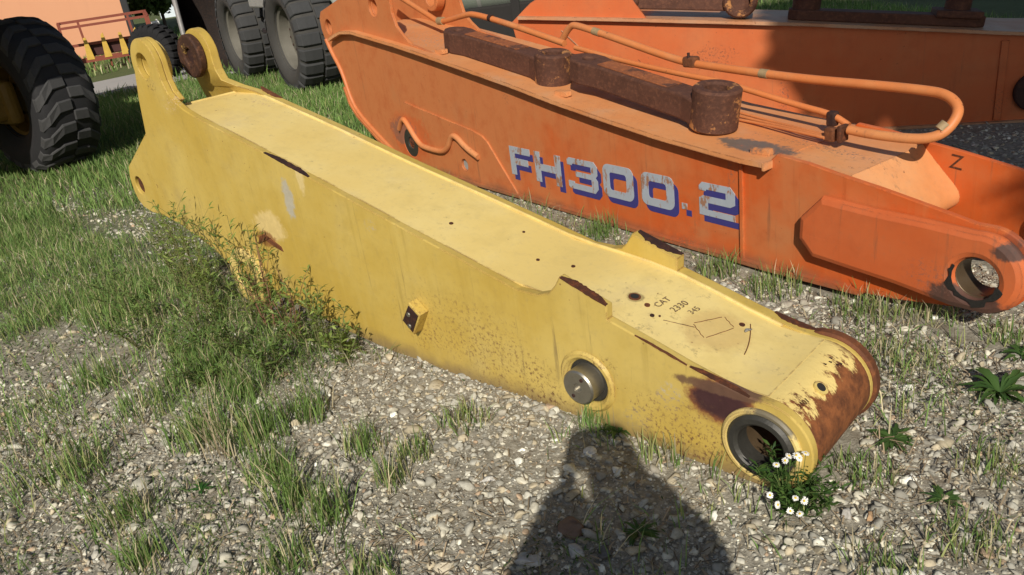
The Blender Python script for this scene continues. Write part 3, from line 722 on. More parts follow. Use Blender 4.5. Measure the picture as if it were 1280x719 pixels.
# grease smeared below the bore
rg = random.Random(4); gl = []
for i in range(26):
    a = R(150 + i * 8.2); r2 = .084 + rg.uniform(.004, .032); gl.append((1.93 + r2 * math.cos(a), .235 + r2 * math.sin(a)))
for i in range(12):
    a = R(150 + 25 * 8.2 - i * 18.6); gl.append((1.93 + .0825 * math.cos(a), .235 + .0825 * math.sin(a)))
plate('grease_smear', [gl], -.0675, -.0645, m_grease, ob, .0005)
# doubler around the pivot with its bent bar
dbl = [(-2.60, .535), (-1.60, .408), (-1.50, .385), (-1.44, .35), (-1.13, .012), (-2.78, .012), (-2.80, .20), (-2.69, .41)]
plate('pivot_doubler', [dbl, circ(-1.79, .131, .045, 24), circ(-2.60, .20, .115, 30)], -.014, .002, m_oside, ob, .004)
tube('bent_bar', [(-2.76, -.016, .30), (-2.66, -.022, .40), (-2.60, -.024, .38), (-2.44, -.024, .21), (-2.30, -.024, .195), (-2.08, -.024, .195), (-1.98, -.024, .24), (-1.90, -.024, .345), (-1.83, -.024, .345), (-1.72, -.024, .275), (-1.56, -.024, .225)], .022, m_obar, ob, 10, 2)
ring('pivot_hub', (-2.60, .20), .045, .118, -.012, .05, m_bearing, ob, .006)
disc_cyl('pivot_cavity_dark', (-2.60, .20), .045, .0, .02, m_dark, ob, .003)  # dark disc put in for the shade inside the cavity
disc_cyl('pale_plug', (-1.79, .131), .044, .005, .02, m_greymetal, ob, .003)
for yy in (.05, OW - .1):
    for cc in (h1, h2):
        cx = sum(p[0] for p in cc) / len(cc); cz = sum(p[1] for p in cc) / len(cc)
        ring('ear_boss', (cx, cz), .07, .115, yy - .022, yy + .06, m_oside, ob, .006, 32)
# lettering, white blocks with blue drop shadow
def rr(x0, z0, x1, z1, r, n=5):
    o = []
    for cx, cz, a in ((x1 - r, z1 - r, 0), (x0 + r, z1 - r, 90), (x0 + r, z0 + r, 180), (x1 - r, z0 + r, 270)):
        o += [(cx + r * math.cos(R(a + 90 * i / n)), cz + r * math.sin(R(a + 90 * i / n))) for i in range(n + 1)]
    return o
def glyph(ch, x0, x1, z0, z1):
    w, h = x1 - x0, z1 - z0; t = .058; u = .046 if ch in 'FH0' else .036; m = (z0 + z1) / 2
    if ch == 'F': return [[(x0, z0), (x0 + t, z0), (x0 + t, m - u * .55), (x1 - .03, m - u * .55), (x1 - .03, m + u * .45), (x0 + t, m + u * .45), (x0 + t, z1 - u), (x1, z1 - u), (x1, z1), (x0, z1)]]
    if ch == 'H': return [[(x0, z0), (x0 + t, z0), (x0 + t, m - u * .5), (x1 - t, m - u * .5), (x1 - t, z0), (x1, z0), (x1, z1), (x1 - t, z1), (x1 - t, m + u * .5), (x0 + t, m + u * .5), (x0 + t, z1), (x0, z1)]]
    if ch == '3': return [[(x0, z0 + .012), (x0 + .02, z0), (x1 - .03, z0), (x1, z0 + .03), (x1, m - .018), (x1 - .018, m), (x1, m + .018), (x1, z1 - .03), (x1 - .03, z1), (x0 + .02, z1), (x0, z1 - .012), (x0, z1 - u - .010), (x0 + t * .8, z1 - u - .010), (x0 + t * .8, z1 - u), (x1 - t, z1 - u), (x1 - t, m + u * .45), (x0 + .075, m + u * .45), (x0 + .075, m - u * .45), (x1 - t, m - u * .45), (x1 - t, z0 + u), (x0 + t, z0 + u), (x0 + t, z0 + u + .012), (x0, z0 + u + .012)]]
    if ch == '0': return [rr(x0, z0, x1, z1, .045), rr(x0 + t, z0 + u, x1 - t, z1 - u, .018)]
    if ch == '2': return [[(x0, z0), (x1, z0), (x1, z0 + u * .9), (x0 + t, z0 + u * .9), (x0 + t, m - u * .5), (x1 - .03, m - u * .5), (x1, m - .002), (x1, z1 - .03), (x1 - .03, z1), (x0 + .02, z1), (x0, z1 - .02), (x0, z1 - u - .008), (x0 + t * .8, z1 - u - .008), (x0 + t * .8, z1 - u), (x1 - t, z1 - u), (x1 - t, m + u * .5), (x0 + .025, m + u * .5), (x0, m + u * .1)]]
    return [[(x0, z0), (x1, z0), (x1, z1), (x0, z1)]]
for ch, x0, x1, z0, z1 in (('F', -1.185, -.955, .155, .352), ('H', -.905, -.635, .150, .352), ('3', -.565, -.285, .162, .358), ('0', -.235, .022, .168, .366), ('0', .085, .335, .178, .366), ('.', .388, .425, .205, .238), ('2', .512, .745, .200, .376)):
    g = plate('letter', glyph(ch, x0, x1, z0, z1), -.0032, .001, m_white, ob, .0002)
    plate('letter_shadow', [[(x + .030, z - .034) for x, z in lp] for lp in glyph(ch, x0, x1, z0, z1)], -.0016, .001, m_blue, g, .0002)
text_part('paint_mark', 'Z', .095, m_rust, ob, (1.45, OW - .0295, .425), (.99, 0, -.12), (.12, 0, .99), .0005)
# small lugs on the top plate
for s, y in ((.86, .06), (-.60, .05), (-1.98, .05)):
    bev_box('lug', (s, y, oz(s) + .014), (.11, .05, .035), m_otop, ob, .006, None, None)
# hydraulic pipes
pa = tube('hydraulic_pipe', [(-3.4, .42, 1.36), (-2.99, .38, 1.255), (-2.58, .36, 1.13), (-2.48, .35, 1.10), (-2.36, .35, 1.105), (-2.06, .35, 1.15), (-1.93, .35, 1.155), (-1.48, .36, 1.075), (-.93, .36, .965)], .021, m_oplain, ob, 14, 2)
bz = tube('pipe_collar', [(-2.47, .35, 1.105), (-2.40, .35, 1.106)], .030, m_pipeband, pa, 14, 0)
tube('pipe_collar', [(-1.75, .353, 1.127), (-1.72, .353, 1.122)], .026, m_rustdk, pa, 14, 0)
pb = tube('hydraulic_pipe', [(-1.15, .50, .94), (-1.03, .50, 1.055), (-.95, .50, 1.055), (-.52, .50, .962), (-.07, .50, .862), (.15, .50, .843), (.741, .50, .807), (1.169, .50, .800), (1.38, .50, .793), (1.48, .49, .785), (1.55, .46, .75), (1.57, .42, .71), (1.55, .37, .655), (1.50, .345, .63), (1.42, .33, .622), (1.24, .33, .622), (1.13, .33, .632)], .022, m_oplain, ob, 16, 3)
for a, b in (((-.80, .50, 1.022), (-.74, .50, 1.009)), ((.50, .50, .822), (.55, .50, .819)), ((1.545, .385, .69), (1.53, .365, .665))):
    tube('pipe_band', [a, b], .0240, m_pipeband, pb, 16, 0)
bev_box('pipe_clamp', (.02, .50, .862), (.09, .058, .060), m_rustred, pb, .012)
tube('clamp_bolt', [(.02, .48, .84), (.02, .48, .915)], .008, m_rustdk, pb, 8, 0)
bev_box('pipe_clamp', (1.10, .33, .612), (.022, .066, .078), m_rust, pb, .006)
bev_box('pipe_clamp', (1.04, .33, .600), (.055, .045, .065), m_rustred, pb, .010)
pdn = tube('hydraulic_pipe', [(-.90, .42, .93), (-.45, .42, .86), (.02, .44, .80), (.255, .46, .775), (.547, .48, .715), (.743, .50, .672), (.93, .50, .645), (1.02, .5, .60)], .016, m_oplain, ob, 12, 2)
bev_box('pipe_clamp', (.93, .50, .625), (.05, .045, .075), m_rustdk, pdn, .012)
for k, yy in enumerate((.40, .43, .46)):
    tube('thin_hose', [(.35, yy, .60 + .01 * k), (.65, yy - .02, .59), (1.02, .31 + .02 * k, .585)], .008, m_obar, ob, 8, 2)

# ------------------------------------------------------------------ rusty link arms lying on the orange boom
def link_arm(name, label, s0, s1, zc0, zc1, off, barh, bart, eye_r, eye_h, group):
    """bar from s0 to eye centre s1, bottom heights zc0, zc1 in the boom's frame"""
    pitch = math.atan2(zc1 - zc0, s1 - s0); L = math.hypot(s1 - s0, zc1 - zc0)
    p = to_world(O_LOC, O_YAW, (s0, off, zc0))
    t = thing(name, label, 'link arm', p, 0, group); t.rotation_mode = 'XYZ'
    t.matrix_world = Matrix.Translation(p) @ Matrix.Rotation(O_YAW, 4, 'Z') @ Matrix.Rotation(-pitch, 4, 'Y')
    # bar seen from above, extruded upwards (plate() works in x-z, so turn it by 90 degrees)
    hw = bart / 2
    top = [(0.03, hw * 1.25), (.12, hw * 1.35), (.24, hw), (L - eye_r * 1.3, hw), (L - eye_r * .5, eye_r * .85), (L, eye_r * .85), (L, -eye_r * .85), (L - eye_r * .5, -eye_r * .85), (L - eye_r * 1.3, -hw), (.24, -hw), (.12, -hw * 1.35), (.03, -hw * 1.25), (-.03, -hw * .6), (-.045, 0), (-.03, hw * .6)]
    plate('bar', [top, circ(.09, 0, .038, 20)], -barh, 0, m_link, t, .012, (0, 0, 0), (R(-90), 0, 0))
    ring('eye', (0, 0), eye_r * .52, eye_r, -eye_h + .012, .018, m_linkeye, t, .012, 44).location = (L, 0, 0)
    for o in t.children:
        if o.name.startswith('eye'): o.rotation_euler = (R(-90), 0, 0)
    bev_box('top_face', (L * .47, 0, barh + .003), (L * .52, bart * .72, .008), m_linktop, t, .003)
    ec = disc_cyl('eye_core', (0, 0), eye_r * .50, -eye_h * .7, -.02, m_rustdk, t)
    ec.location = (L, 0, 0); ec.rotation_euler = (R(-90), 0, 0)
    return t
link_arm('link_arm', 'rusty link arm on the lettered boom, the one nearer the ears', -2.03, -.86, .935, .765, .185, .150, .15, .118, .195, 'rusty link arms on the lettered boom')
link_arm('link_arm', 'rusty link arm on the lettered boom, the one beside the pipe clamp', -.62, .44, .80, .615, .20, .135, .16, .125, .215, 'rusty link arms on the lettered boom')

# ------------------------------------------------------------------ second orange boom behind
b2 = thing('excavator_boom', 'plain orange excavator boom behind, partly in tree shade, without lettering', 'excavator boom', B_LOC, B_YAW)
f2 = [(-3.05, 1.075), (-2.344, .995), (-.947, .825), (.492, .625), (1.5, .52)]
def bz2(s): return float(np.interp(s, [p[0] for p in f2], [p[1] for p in f2]))
b_out = [(-3.12, 1.03), (-2.95, 1.16), (-2.65, 1.30), (-2.35, 1.34), (-2.2, 1.26), (-2.16, 1.12), (-2.05, .955), (-.947, .815), (.492, .615), (1.5, .51), (1.75, .42)] + circ(1.85, .24, .17, 12, 70, -70) + [(1.5, .02), (1.2, 0), (-1.9, 0), (-2.4, .1), (-2.8, .35), (-2.95, .6), (-3.1, .9)]
for y0, y1 in ((0, .028), (OW - .028, OW)):
    plate('side_plate', [b_out], y0, y1, m_b2side, b2, .004)
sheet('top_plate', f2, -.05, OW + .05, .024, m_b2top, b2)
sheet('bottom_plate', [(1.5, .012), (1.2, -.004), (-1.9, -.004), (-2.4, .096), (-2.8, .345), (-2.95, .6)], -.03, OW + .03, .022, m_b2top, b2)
bev_box('stiffener', (.385, -.006, .30), (.05, .018, .55), m_b2side, b2, .004)
ring('pivot_boss', (.60, .215), .06, .135, -.05, .001, m_rustdk, b2, .01)
disc_cyl('pivot_cap', (.60, .215), .062, -.03, -.01, m_dark, b2)
tube('seam', [(-2.72, -.002, .93), (-2.55, -.002, .75), (-2.35, -.002, .60)], .006, m_b2top, b2, 6, 0)
def far_link(label, s0, s1, off, kind):
    p = to_world(B_LOC, B_YAW, (s0, off, bz2(s0)))
    L = s1 - s0; pitch = math.atan2(bz2(s1) - bz2(s0), L)
    t = thing('link_arm', label, 'link arm', p, 0, 'rusty link arms on the far boom')
    t.matrix_world = Matrix.Translation(p) @ Matrix.Rotation(B_YAW, 4, 'Z') @ Matrix.Rotation(-pitch, 4, 'Y')
    top = [(0, .05), (.06, .09), (L - .06, .09), (L, .05), (L, -.05), (L - .06, -.09), (.06, -.09), (0, -.05)]
    if kind == 0:
        plate('bar', [top], -.17, -.055, m_link, t, .012, (0, 0, 0), (R(-90), 0, 0))
        for x in (.09, L - .09): 
            e = ring('eye', (0, 0), .07, .125, -.13, .13, m_linkeye, t, .014, 36); e.location = (x, 0, .135); e.rotation_euler = (0, 0, 0)
    else:
        plate('bar', [top], -.075, 0, m_link, t, .01, (0, 0, 0), (R(-90), 0, 0))
        for x, r2 in ((.12, .10), (L - .18, .085)):
            e = disc_cyl('post', (0, 0), r2, -.34, -.05, m_link, t, .01); e.location = (x, .02, 0); e.rotation_euler = (R(-90), 0, 0)
        e = bev_box('foot', (L - .18, 0, .085), (.30, .24, .05), m_link, t, .01)
    return t
far_link('rusty link arm on the far boom with round eyes at both ends', -2.33, -1.28, .14, 0)
far_link('flat rusty link with upright posts on the far boom, half shaded', -1.03, .28, .16, 1)

# ------------------------------------------------------------------ tyres and the machines behind
def tyre_mesh(name, Rr, w, rim_r, mat, parent, loc):
    hw = w / 2
    prof = [(rim_r, -hw * .72), (rim_r + .03, -hw * .86), (rim_r + (Rr - rim_r) * .45, -hw * 1.02), (Rr * .90, -hw * .97), (Rr * .965, -hw * .86), (Rr * .985, -hw * .5), (Rr * .99, 0), (Rr * .985, hw * .5), (Rr * .965, hw * .86), (Rr * .90, hw * .97), (rim_r + (Rr - rim_r) * .45, hw * 1.02), (rim_r + .03, hw * .86), (rim_r, hw * .72)]
    o = lathe_y(name, prof, mat, parent, (0, 0), 64, True, loc, None, 60)
    return o
def lug_mesh_chevron(Rr, w):
    """one half of a chevron bar, curved over the shoulder"""
    hw = w / 2; h = .045
    pts = [(0.0, .02), (hw * .45, .03), (hw * .8, .13), (hw * .99, .21)]; wd = [.062, .062, .068, .078]
    V, F = [], []
    for i, (y, a) in enumerate(pts):
        dr = [.0, .002, -.018, -.075][i]
        for s_, r_ in ((-1, 0), (1, 0), (-.8, h), (.8, h)):
            ang = a / Rr + s_ * wd[i] / Rr; rad = Rr * .985 + dr + r_ - .015 * (r_ == 0)
            V.append((rad * math.sin(ang), y, rad * math.cos(ang)))
    for i in range(len(pts) - 1):
        a, b = i * 4, i * 4 + 4
        F += [(a, b, b + 2, a + 2), (a + 2, b + 2, b + 3, a + 3), (a + 3, b + 3, b + 1, a + 1)]
    F += [(0, 2, 3, 1), (12, 13, 15, 14)]
    return V, F
def lug_mesh_block(Rr, w, dy):
    hw = w / 2; V, F = [], []
    pts = [(.015, 0), (hw * .55, 0), (hw * .9, -.012), (hw * 1.03, -.085)]
    for i, (y, dr) in enumerate(pts):
        for s_, r_ in ((-1, 0), (1, 0), (-.88, .04), (.88, .04)):
            ang = s_ * dy; rad = Rr * .985 + dr + r_ - .012 * (r_ == 0)
            V.append((rad * math.sin(ang), y, rad * math.cos(ang)))
    for i in range(3):
        a, b = i * 4, i * 4 + 4
        F += [(a, b, b + 2, a + 2), (a + 2, b + 2, b + 3, a + 3), (a + 3, b + 3, b + 1, a + 1)]
    F += [(0, 2, 3, 1), (12, 13, 15, 14)]
    return V, F
def add_lugs(tyre, V, F, n, mat, stagger=True, off=0):
    me = bpy.data.meshes.new('tread_lug'); me.from_pydata(V, [], F); me.update()
    bm = bmesh.new(); bm.from_mesh(me); bmesh.ops.recalc_face_normals(bm, faces=bm.faces)
    bmesh.ops.bevel(bm, geom=[e for e in bm.edges if e.calc_face_angle(0) > .8], offset=.008, segments=1, affect='EDGES'); bm.to_mesh(me); bm.free()
    me.materials.append(mat)
    mm = me.copy(); 
    for v in mm.vertices: v.co.y = -v.co.y
    mm.flip_normals()
    for i in range(n):
        for k, mesh in ((0, me), (1, mm)):
            o = bpy.data.objects.new('tread_lug', mesh); COL.objects.link(o); o.parent = tyre
            o.rotation_euler = (0, 2 * math.pi * (i + (.5 * k if stagger else 0) + off) / n, 0)
def rim_part(parent, loc, rim_r, w, mat, side, name='rim'):
    hw = w / 2 * side
    rm = lathe_y(name, [(rim_r + .012, hw * .80), (rim_r + .012, hw * .72), (rim_r - .03, hw * .62), (rim_r - .05, hw * .2), (rim_r * .55, hw * .12), (rim_r * .5, hw * .35), (rim_r * .30, hw * .40), (.0001, hw * .40), (.0001, hw * .05), (rim_r - .03, hw * .05), (rim_r + .01, -hw * .7), (rim_r + .012, hw * .5)], mat, parent, (0, 0), 40, True, loc)
    for k in range(10):
        a = 2 * math.pi * k / 10
        disc_cyl('wheel_bolt', (rim_r * .42 * math.cos(a), rim_r * .42 * math.sin(a)), .018, hw * .40 if side < 0 else hw * .36, hw * .36 if side < 0 else hw * .44, m_rustdk, rm, .002, 8)
    return rm

# yellow wheel loader on the left: one tyre in view, its body shades it
LO = Vector((-4.72, 8.80, 0)); LYAW = math.atan2(-.61, .79)
lo = thing('wheel_loader', 'yellow wheel loader at the left edge with one big chevron tyre in view', 'loader', LO, LYAW)
ty = tyre_mesh('tyre', .77, .62, .36, m_rubber_shade, lo, (0, 0, .765))
V, F = lug_mesh_chevron(.75, .62); add_lugs(ty, V, F, 21, m_lug, True)
rim_part(lo, (0, 0, .765), .36, .62, m_rimy_shade, -1)
bev_box('axle', (0, -1.1, .765), (.34, 1.7, .34), m_rimy_shade, lo, .05)
bev_box('axle_flange', (0, -.30, .765), (.44, .16, .44), m_rimy_shade, lo, .06)
ty2 = tyre_mesh('tyre', .77, .62, .36, m_rubber_shade, lo, (0, -2.25, .765)); rim_part(lo, (0, -2.25, .765), .36, .62, m_rimy_shade, -1)
add_lugs(ty2, V, F, 19, m_lug, True)
bev_box('chassis', (-1.6, -1.12, 1.05), (3.3, .95, .75), m_loader, lo, .05)
bev_box('engine_hood', (-.62, -1.62, 2.30), (4.1, 1.9, 1.15), m_loader, lo, .12)
bev_box('cab', (-1.9, -1.2, 3.3), (1.6, 1.5, 1.2), plain('cab_glass_dark', (.04, .045, .05), .2), lo, .08)
for yy in (0, -2.25): bev_box('fender', (-.35, yy + (.0 if yy else -.08), 1.86), (1.5, .66, .05), m_loader, lo, .02)

# grey and yellow machine with two block-tread tyres in view
MO = Vector((-2.47, 12.12, 0)); MYAW = R(-60)
mo = thing('wheeled_machine', 'wheeled machine behind with two grey dusty block-tread tyres in view', 'machine', MO, MYAW)
Vb, Fb = lug_mesh_block(.74, .62, .115)
for (x, y) in ((0, 0), (-2.8, 0), (0, 2.0), (-2.8, 2.0)):
    t3 = tyre_mesh('tyre', .745, .62, .43, m_rubber2, mo, (x, y, .735))
    if y == 0: add_lugs(t3, Vb, Fb, 22, m_lug2, True)
    rim_part(mo, (x, y, .735), .43, .62, m_rim, -1 if y == 0 else 1)
bev_box('chassis', (-1.5, 1.0, .95), (4.6, .9, .6), plain('dark_chassis', (.03, .03, .032), .7), mo, .05)
bev_box('side_panel', (-1.30, .12, 1.42), (1.0, .55, .55), m_greymetal, mo, .03)
bev_box('step', (-1.25, .02, .80), (.5, .3, .08), plain('black_step', (.015, .015, .02), .6), mo, .02)
bev_box('superstructure', (-1.6, 1.0, 2.3), (4.0, 2.4, 1.3), m_greymetal, mo, .1)

# large dark bucket
bk = thing('loader_bucket', 'large dark brown steel bucket standing behind the yellow ears', 'bucket', (-4.40, 16.5, 0), R(17))
bp = [(-1.05, .03), (-.4, .02), (.05, .04), (.28, .22), (.40, .6), (.42, 1.05), (.30, 1.5), (.05, 1.9)]
Vk, Fk = [], []
for sx in (-1.12, 1.12):
    for (y, z) in bp: Vk.append((sx, y, z))
nb = len(bp); Fk = [(i, i + 1, nb + i + 1, nb + i) for i in range(nb - 1)]
sh = part('shell', Vk, Fk, m_bucket, bk, True)
sol = sh.modifiers.new('thick', 'SOLIDIFY'); sol.thickness = .03; sol.offset = -1
for sx in (-1.13, 1.10):
    poly = [(y, z) for y, z in bp] + [(-.30, 1.85), (-.75, .9), (-1.05, .12)]
    pl = plate('side_plate', [poly], -.03, 0, m_bucket, bk, .004, (sx, 0, 0), (0, 0, R(90)))
    q = tube('side_edge', [(0, -.02, 1.86), (0, -.32, 1.82), (0, -.77, .9), (0, -1.06, .10)], .045, m_buckedge, bk, 8, 1); q.location = (sx, 0, 0)
bev_box('cutting_edge', (0, -1.08, .035), (2.3, .16, .035), m_buckedge, bk, .008)

# spare tyre leaning beside it
st = thing('spare_tyre', 'black tyre standing left of the dark bucket behind the near ear', 'tyre', (-6.15, 16.3, 0), R(-20))
m_black = plain('black_rubber', (.012, .012, .013), .9)
tt = tyre_mesh('tyre_body', .50, .38, .25, m_black, st, (0, 0, .49))
Vs, Fs = lug_mesh_block(.495, .38, .10); add_lugs(tt, Vs, Fs, 24, m_black, True)

# red-brown tool frame by the wall
im = thing('farm_implement', 'red-brown tubular farm implement with yellow tools in front of the peach wall', 'implement', (-8.62, 20.2, 0), R(24))
def bar(name, a, b, w, mat, parent):
    return tube(name, [a, b], w, mat, parent, 4, 0)
im.scale = (1.2, 1.2, 1.25); W2 = .78
for x in (-W2, -W2 * .55, W2 * .6, W2):
    bar('upright', (x, 0, .20), (x - .02, 0, .92), .030, m_red, im)
bar('top_rail', (-W2 - .03, 0, .92), (W2 + .03, 0, .92), .032, m_red, im); bar('top_rail', (-W2, -.5, .84), (W2, -.5, .84), .03, m_red, im)
bar('low_rail', (-W2 - .1, -.05, .22), (W2 + .1, -.05, .22), .06, m_red, im); bar('mid_rail', (-W2, -.02, .50), (W2, -.02, .50), .035, m_red, im)
for x in (-W2, W2): bar('side_rail', (x, -.5, .84), (x, 0, .92), .03, m_red, im); bar('front_leg', (x, -.5, .0), (x, -.5, .84), .03, m_red, im)
for k, x in enumerate((-.42, -.1, .22, .5)):
    plate('tool_blade', [[(x - .07, .22), (x + .07, .22), (x + .05, .42), (x + .02, .62 + .05 * (k % 2)), (x - .03, .62), (x - .05, .42)]], -.10, -.06, m_yel2, im, .005)
    bar('tine', (x, 0, .0), (x + .03, -.02, .22), .02, m_red, im)
bev_box('tool_box', (0.05, .12, .38), (.9, .2, .22), plain('dark_red_box', (.06, .02, .018), .7), im, .02)
wc = thing('canister', 'small white plastic canister hanging right of the red-brown implement', 'canister', (-7.75, 21.0, .62), R(24))
bev_box('canister_body', (0, 0, .13), (.20, .14, .26), m_whitepl, wc, .03); tube('canister_cap', [(.05, 0, .26), (.05, 0, .30)], .025, m_whitepl, wc, 10, 0)
bev_box('canister_stand', (0, 0, -.31), (.06, .06, .62), m_red, wc, .005)

# grey-green tank on dark skids behind the booms
gt = thing('steel_tank', 'grey-green steel tank on dark skids behind the two orange booms', 'tank', (-.35, 12.2, 0), R(-8))
lathe_y('tank_shell', [(.0001, -1.7), (.30, -1.7), (.42, -1.62), (.45, -1.5), (.45, 1.5), (.42, 1.62), (.30, 1.7), (.0001, 1.7)], m_greyp, gt, (0, 0), 36, False, (0, 0, 1.15), (0, 0, R(90)))
for x in (-1.0, 0, 1.0):
    plate('saddle', [[(-.45, 0), (.45, 0), (.40, .95)] + circ(0, 1.15, .455, 10, -20, -160) + [(-.40, .95)]], -.06, .06, m_dark, gt, .006, (x, 0, 0), (0, 0, R(90)))
for y in (-.35, .35): bev_box('skid', (0, y, .09), (3.2, .16, .18), m_dark, gt, .02)
for x in (-1.5, -.5, .5, 1.5):
    tb = ring('tank_band', (0, 0), .445, .462, -.03, .03, m_greymetal, gt, .004); tb.location = (x, 0, 1.15); tb.rotation_euler = (0, 0, R(90))
bev_box('tank_under_shade', (0, 0, .50), (3.0, .75, .62), m_dark, gt, .03)  # dark box painted in as the shade beneath the tank

# ------------------------------------------------------------------ gravel
def blocked(x, y, pad=0.0):
    """ground taken up by the big steel pieces"""
    s, o = local(Y_LOC, Y_YAW, x, y); m = (s > -1.35) & (s < 1.90 + pad) & (o > -pad) & (o < .44 + pad)
    s, o = local(O_LOC, O_YAW, x, y); m |= (s > -3.2) & (s < 1.42) & (o > -.03 - pad) & (o < .69)
    m |= (s >= 1.42) & (s < 2.12) & (((o > -.07) & (o < .03)) | ((o > .62) & (o < .72)))
    s, o = local(B_LOC, B_YAW, x, y); m |= (s > -2.6) & (s < 2.0) & (o > -.05 - pad) & (o < .69)
    return m
def ico(sub):
    bm = bmesh.new(); bmesh.ops.create_icosphere(bm, subdivisions=sub, radius=1)
    v = np.array([p.co[:] for p in bm.verts]); f = np.array([[q.index for q in p.verts] for p in bm.faces], np.int32); bm.free(); return v, f
def rock_protos(sub, n, seed):
    v, f = ico(sub); rg = np.random.default_rng(seed); out = []
    for _ in range(n):
        p = v.copy()
        for _k in range(11):     # chop flat facets
            d = rg.normal(size=3); d /= np.linalg.norm(d); lim = rg.uniform(.38, .80)
            t = p @ d; over = t > lim; p[over] -= np.outer(t[over] - lim, d)
        p *= rg.uniform(.6, 1.3, 3) * np.array([1, .85, .58]); p += rg.normal(scale=.03, size=p.shape); out.append(p)
    return out, f
STONE_COLS = 1.52 * np.array((.98, 1.0, .95)) * np.array([(.34, .32, .28), (.27, .255, .225), (.40, .37, .31), (.22, .205, .18), (.33, .28, .205), (.46, .44, .39), (.25, .225, .19), (.37, .345, .29), (.18, .17, .15), (.60, .58, .53), (.30, .215, .15)])
STONE_P = np.array([.17, .17, .13, .12, .16, .045, .12, .10, .06, .012, .03]); STONE_P = STONE_P / STONE_P.sum()
def scatter_stones(name, N, size_fn, pos, sub, seed):
    protos, f = rock_protos(sub, 24, seed); rg = np.random.default_rng(seed + 1)
    x, y = pos; N = len(x); sz = size_fn(rg, N)
    which = rg.integers(0, 24, N); P = np.stack(protos)[which]
    a = rg.random(N) * 6.283; ca, sa = np.cos(a), np.sin(a)
    tl = rg.normal(scale=.25, size=(N, 2))
    X = P[:, :, 0] * ca[:, None] - P[:, :, 1] * sa[:, None]; Yv = P[:, :, 0] * sa[:, None] + P[:, :, 1] * ca[:, None]
    Z = P[:, :, 2] + X * tl[:, :1] + Yv * tl[:, 1:]
    z0 = gz(x, y) + sz * rg.uniform(-.30, .28, N)
    V = np.stack([x[:, None] + X * sz[:, None], y[:, None] + Yv * sz[:, None], z0[:, None] + Z * sz[:, None]], -1)
    nv = P.shape[1]; T = (f[None] + (np.arange(N) * nv)[:, None, None]).reshape(-1, 3)
    c = STONE_COLS[rg.choice(len(STONE_COLS), N, p=STONE_P)] * rg.uniform(.70, 1.18, (N, 1))
    return V.reshape(-1, 3), T, np.repeat(c, nv, 0)
def sample(n, x0, x1, y0, y1, dens, rg, pad=.01):
    x = rg.uniform(x0, x1, n); y = rg.uniform(y0, y1, n)
    keep = (rg.random(n) < dens(x, y)) & ~blocked(x, y, -pad) & (x > -.74 * y - 1.2) & (x < .70 * y + 1.2)
    return x[keep], y[keep]
def grass_w(x, y):
    """how grassy the ground is, 0..1"""
    n = vnoise(x, y, 1.1, 3) * .5 + vnoise(x, y, 3.1, 4) * .32 + vnoise(x, y, 8, 8) * .18
    lawn = sst(6.0, 7.8, y + (vnoise(x, y, .7, 5) - .5) * 2.2)
    left = sst(-.2, -1.3, x - (y - 3.4) * .2) * sst(2.6, 3.5, y) * (.14 + .86 * sst(.40, .62, n))
    s, o = local(Y_LOC, Y_YAW, x, y)
    base = sst(-1.0, -.25, o) * sst(.1, -.5, s) * sst(.2, 0., o) * (.45 + .55 * sst(.3, .55, n))
    low = sst(-.1, -.8, x) * sst(1.5, 2.2, y) * .34 * sst(.47, .70, n)
    sp = .26 * sst(.50, .74, n)
    return np.clip(np.maximum.reduce([lawn, left, base, low, sp]), 0, 1)
rg = np.random.default_rng(5)
gd = lambda x, y: np.clip(1.05 - grass_w(x, y) * .75, .1, 1) * (.78 + .22 * sst(.25, .6, vnoise(x, y, 1.7, 9)))
parts3 = []
logn = lambda med, sg, lo, hi: (lambda r, n: np.clip(med * np.exp(r.normal(scale=sg, size=n)), lo, hi))
parts3.append(scatter_stones('a', 0, logn(.0108, .48, .005, .038), sample(31000, -2.6, 2.4, 1.3, 3.5, gd, rg), 2, 31))
parts3.append(scatter_stones('c', 0, logn(.0155, .38, .009, .036), sample(27000, -4.8, 3.8, 3.4, 7.6, gd, rg), 1, 51))
parts3.append(scatter_stones('d', 0, logn(.0062, .35, .003, .012), sample(40000, -2.4, 2.2, 1.3, 3.2, gd, rg), 1, 61))
off = 0; Vs_, Ts_, Cs_ = [], [], []
for v, t, c in parts3: Vs_.append(v); Ts_.append(t + off); Cs_.append(c); off += len(v)
me = fast_mesh('gravel', np.concatenate(Vs_), np.concatenate(Ts_), None, np.concatenate(Cs_))
tag(link_mesh('gravel', me, m_stone), 'loose grey and tan gravel covering the yard ground', 'gravel', kind='stuff')

# bigger stones, each its own
def stone(label, x, y, r, col, seed, group=None, flat=1.0):
    p, f = rock_protos(3, 1, seed); v = p[0] * r * np.array([1, 1, flat])
    me = fast_mesh('stone', v, f, None, np.tile(np.array(col), (len(v), 1)))
    o = link_mesh('stone', me, m_stone); o.location = (x, y, float(gz(x, y)) + r * .28 * flat); o.rotation_euler = (0, 0, seed * 1.7)
    return tag(o, label, 'stone', group)
stone('square brown stone lying in the photographer\'s shadow', .085, 1.905, .048, (.20, .13, .09), 3)
stone('pale flat stone just below the brown stone in the shadow', .075, 1.80, .036, (.42, .42, .40), 5)
stone('white stone in the shadow below the yellow stick\'s pin', .18, 2.28, .030, (.62, .62, .60), 7)
stone('pale grey stone at the shadow\'s left edge near the bottom', -.06, 1.79, .036, (.48, .47, .44), 9)
stone('cream stone lying left of the shadow near the bottom edge', -.31, 1.83, .036, (.52, .46, .34), 11)
stone('round white stone on open gravel left of the shadow', -.17, 2.20, .026, (.62, .60, .54), 13)
stone('white stone between the yellow tip and the dark green rosette', 1.36, 2.42, .026, (.66, .64, .58), 15)
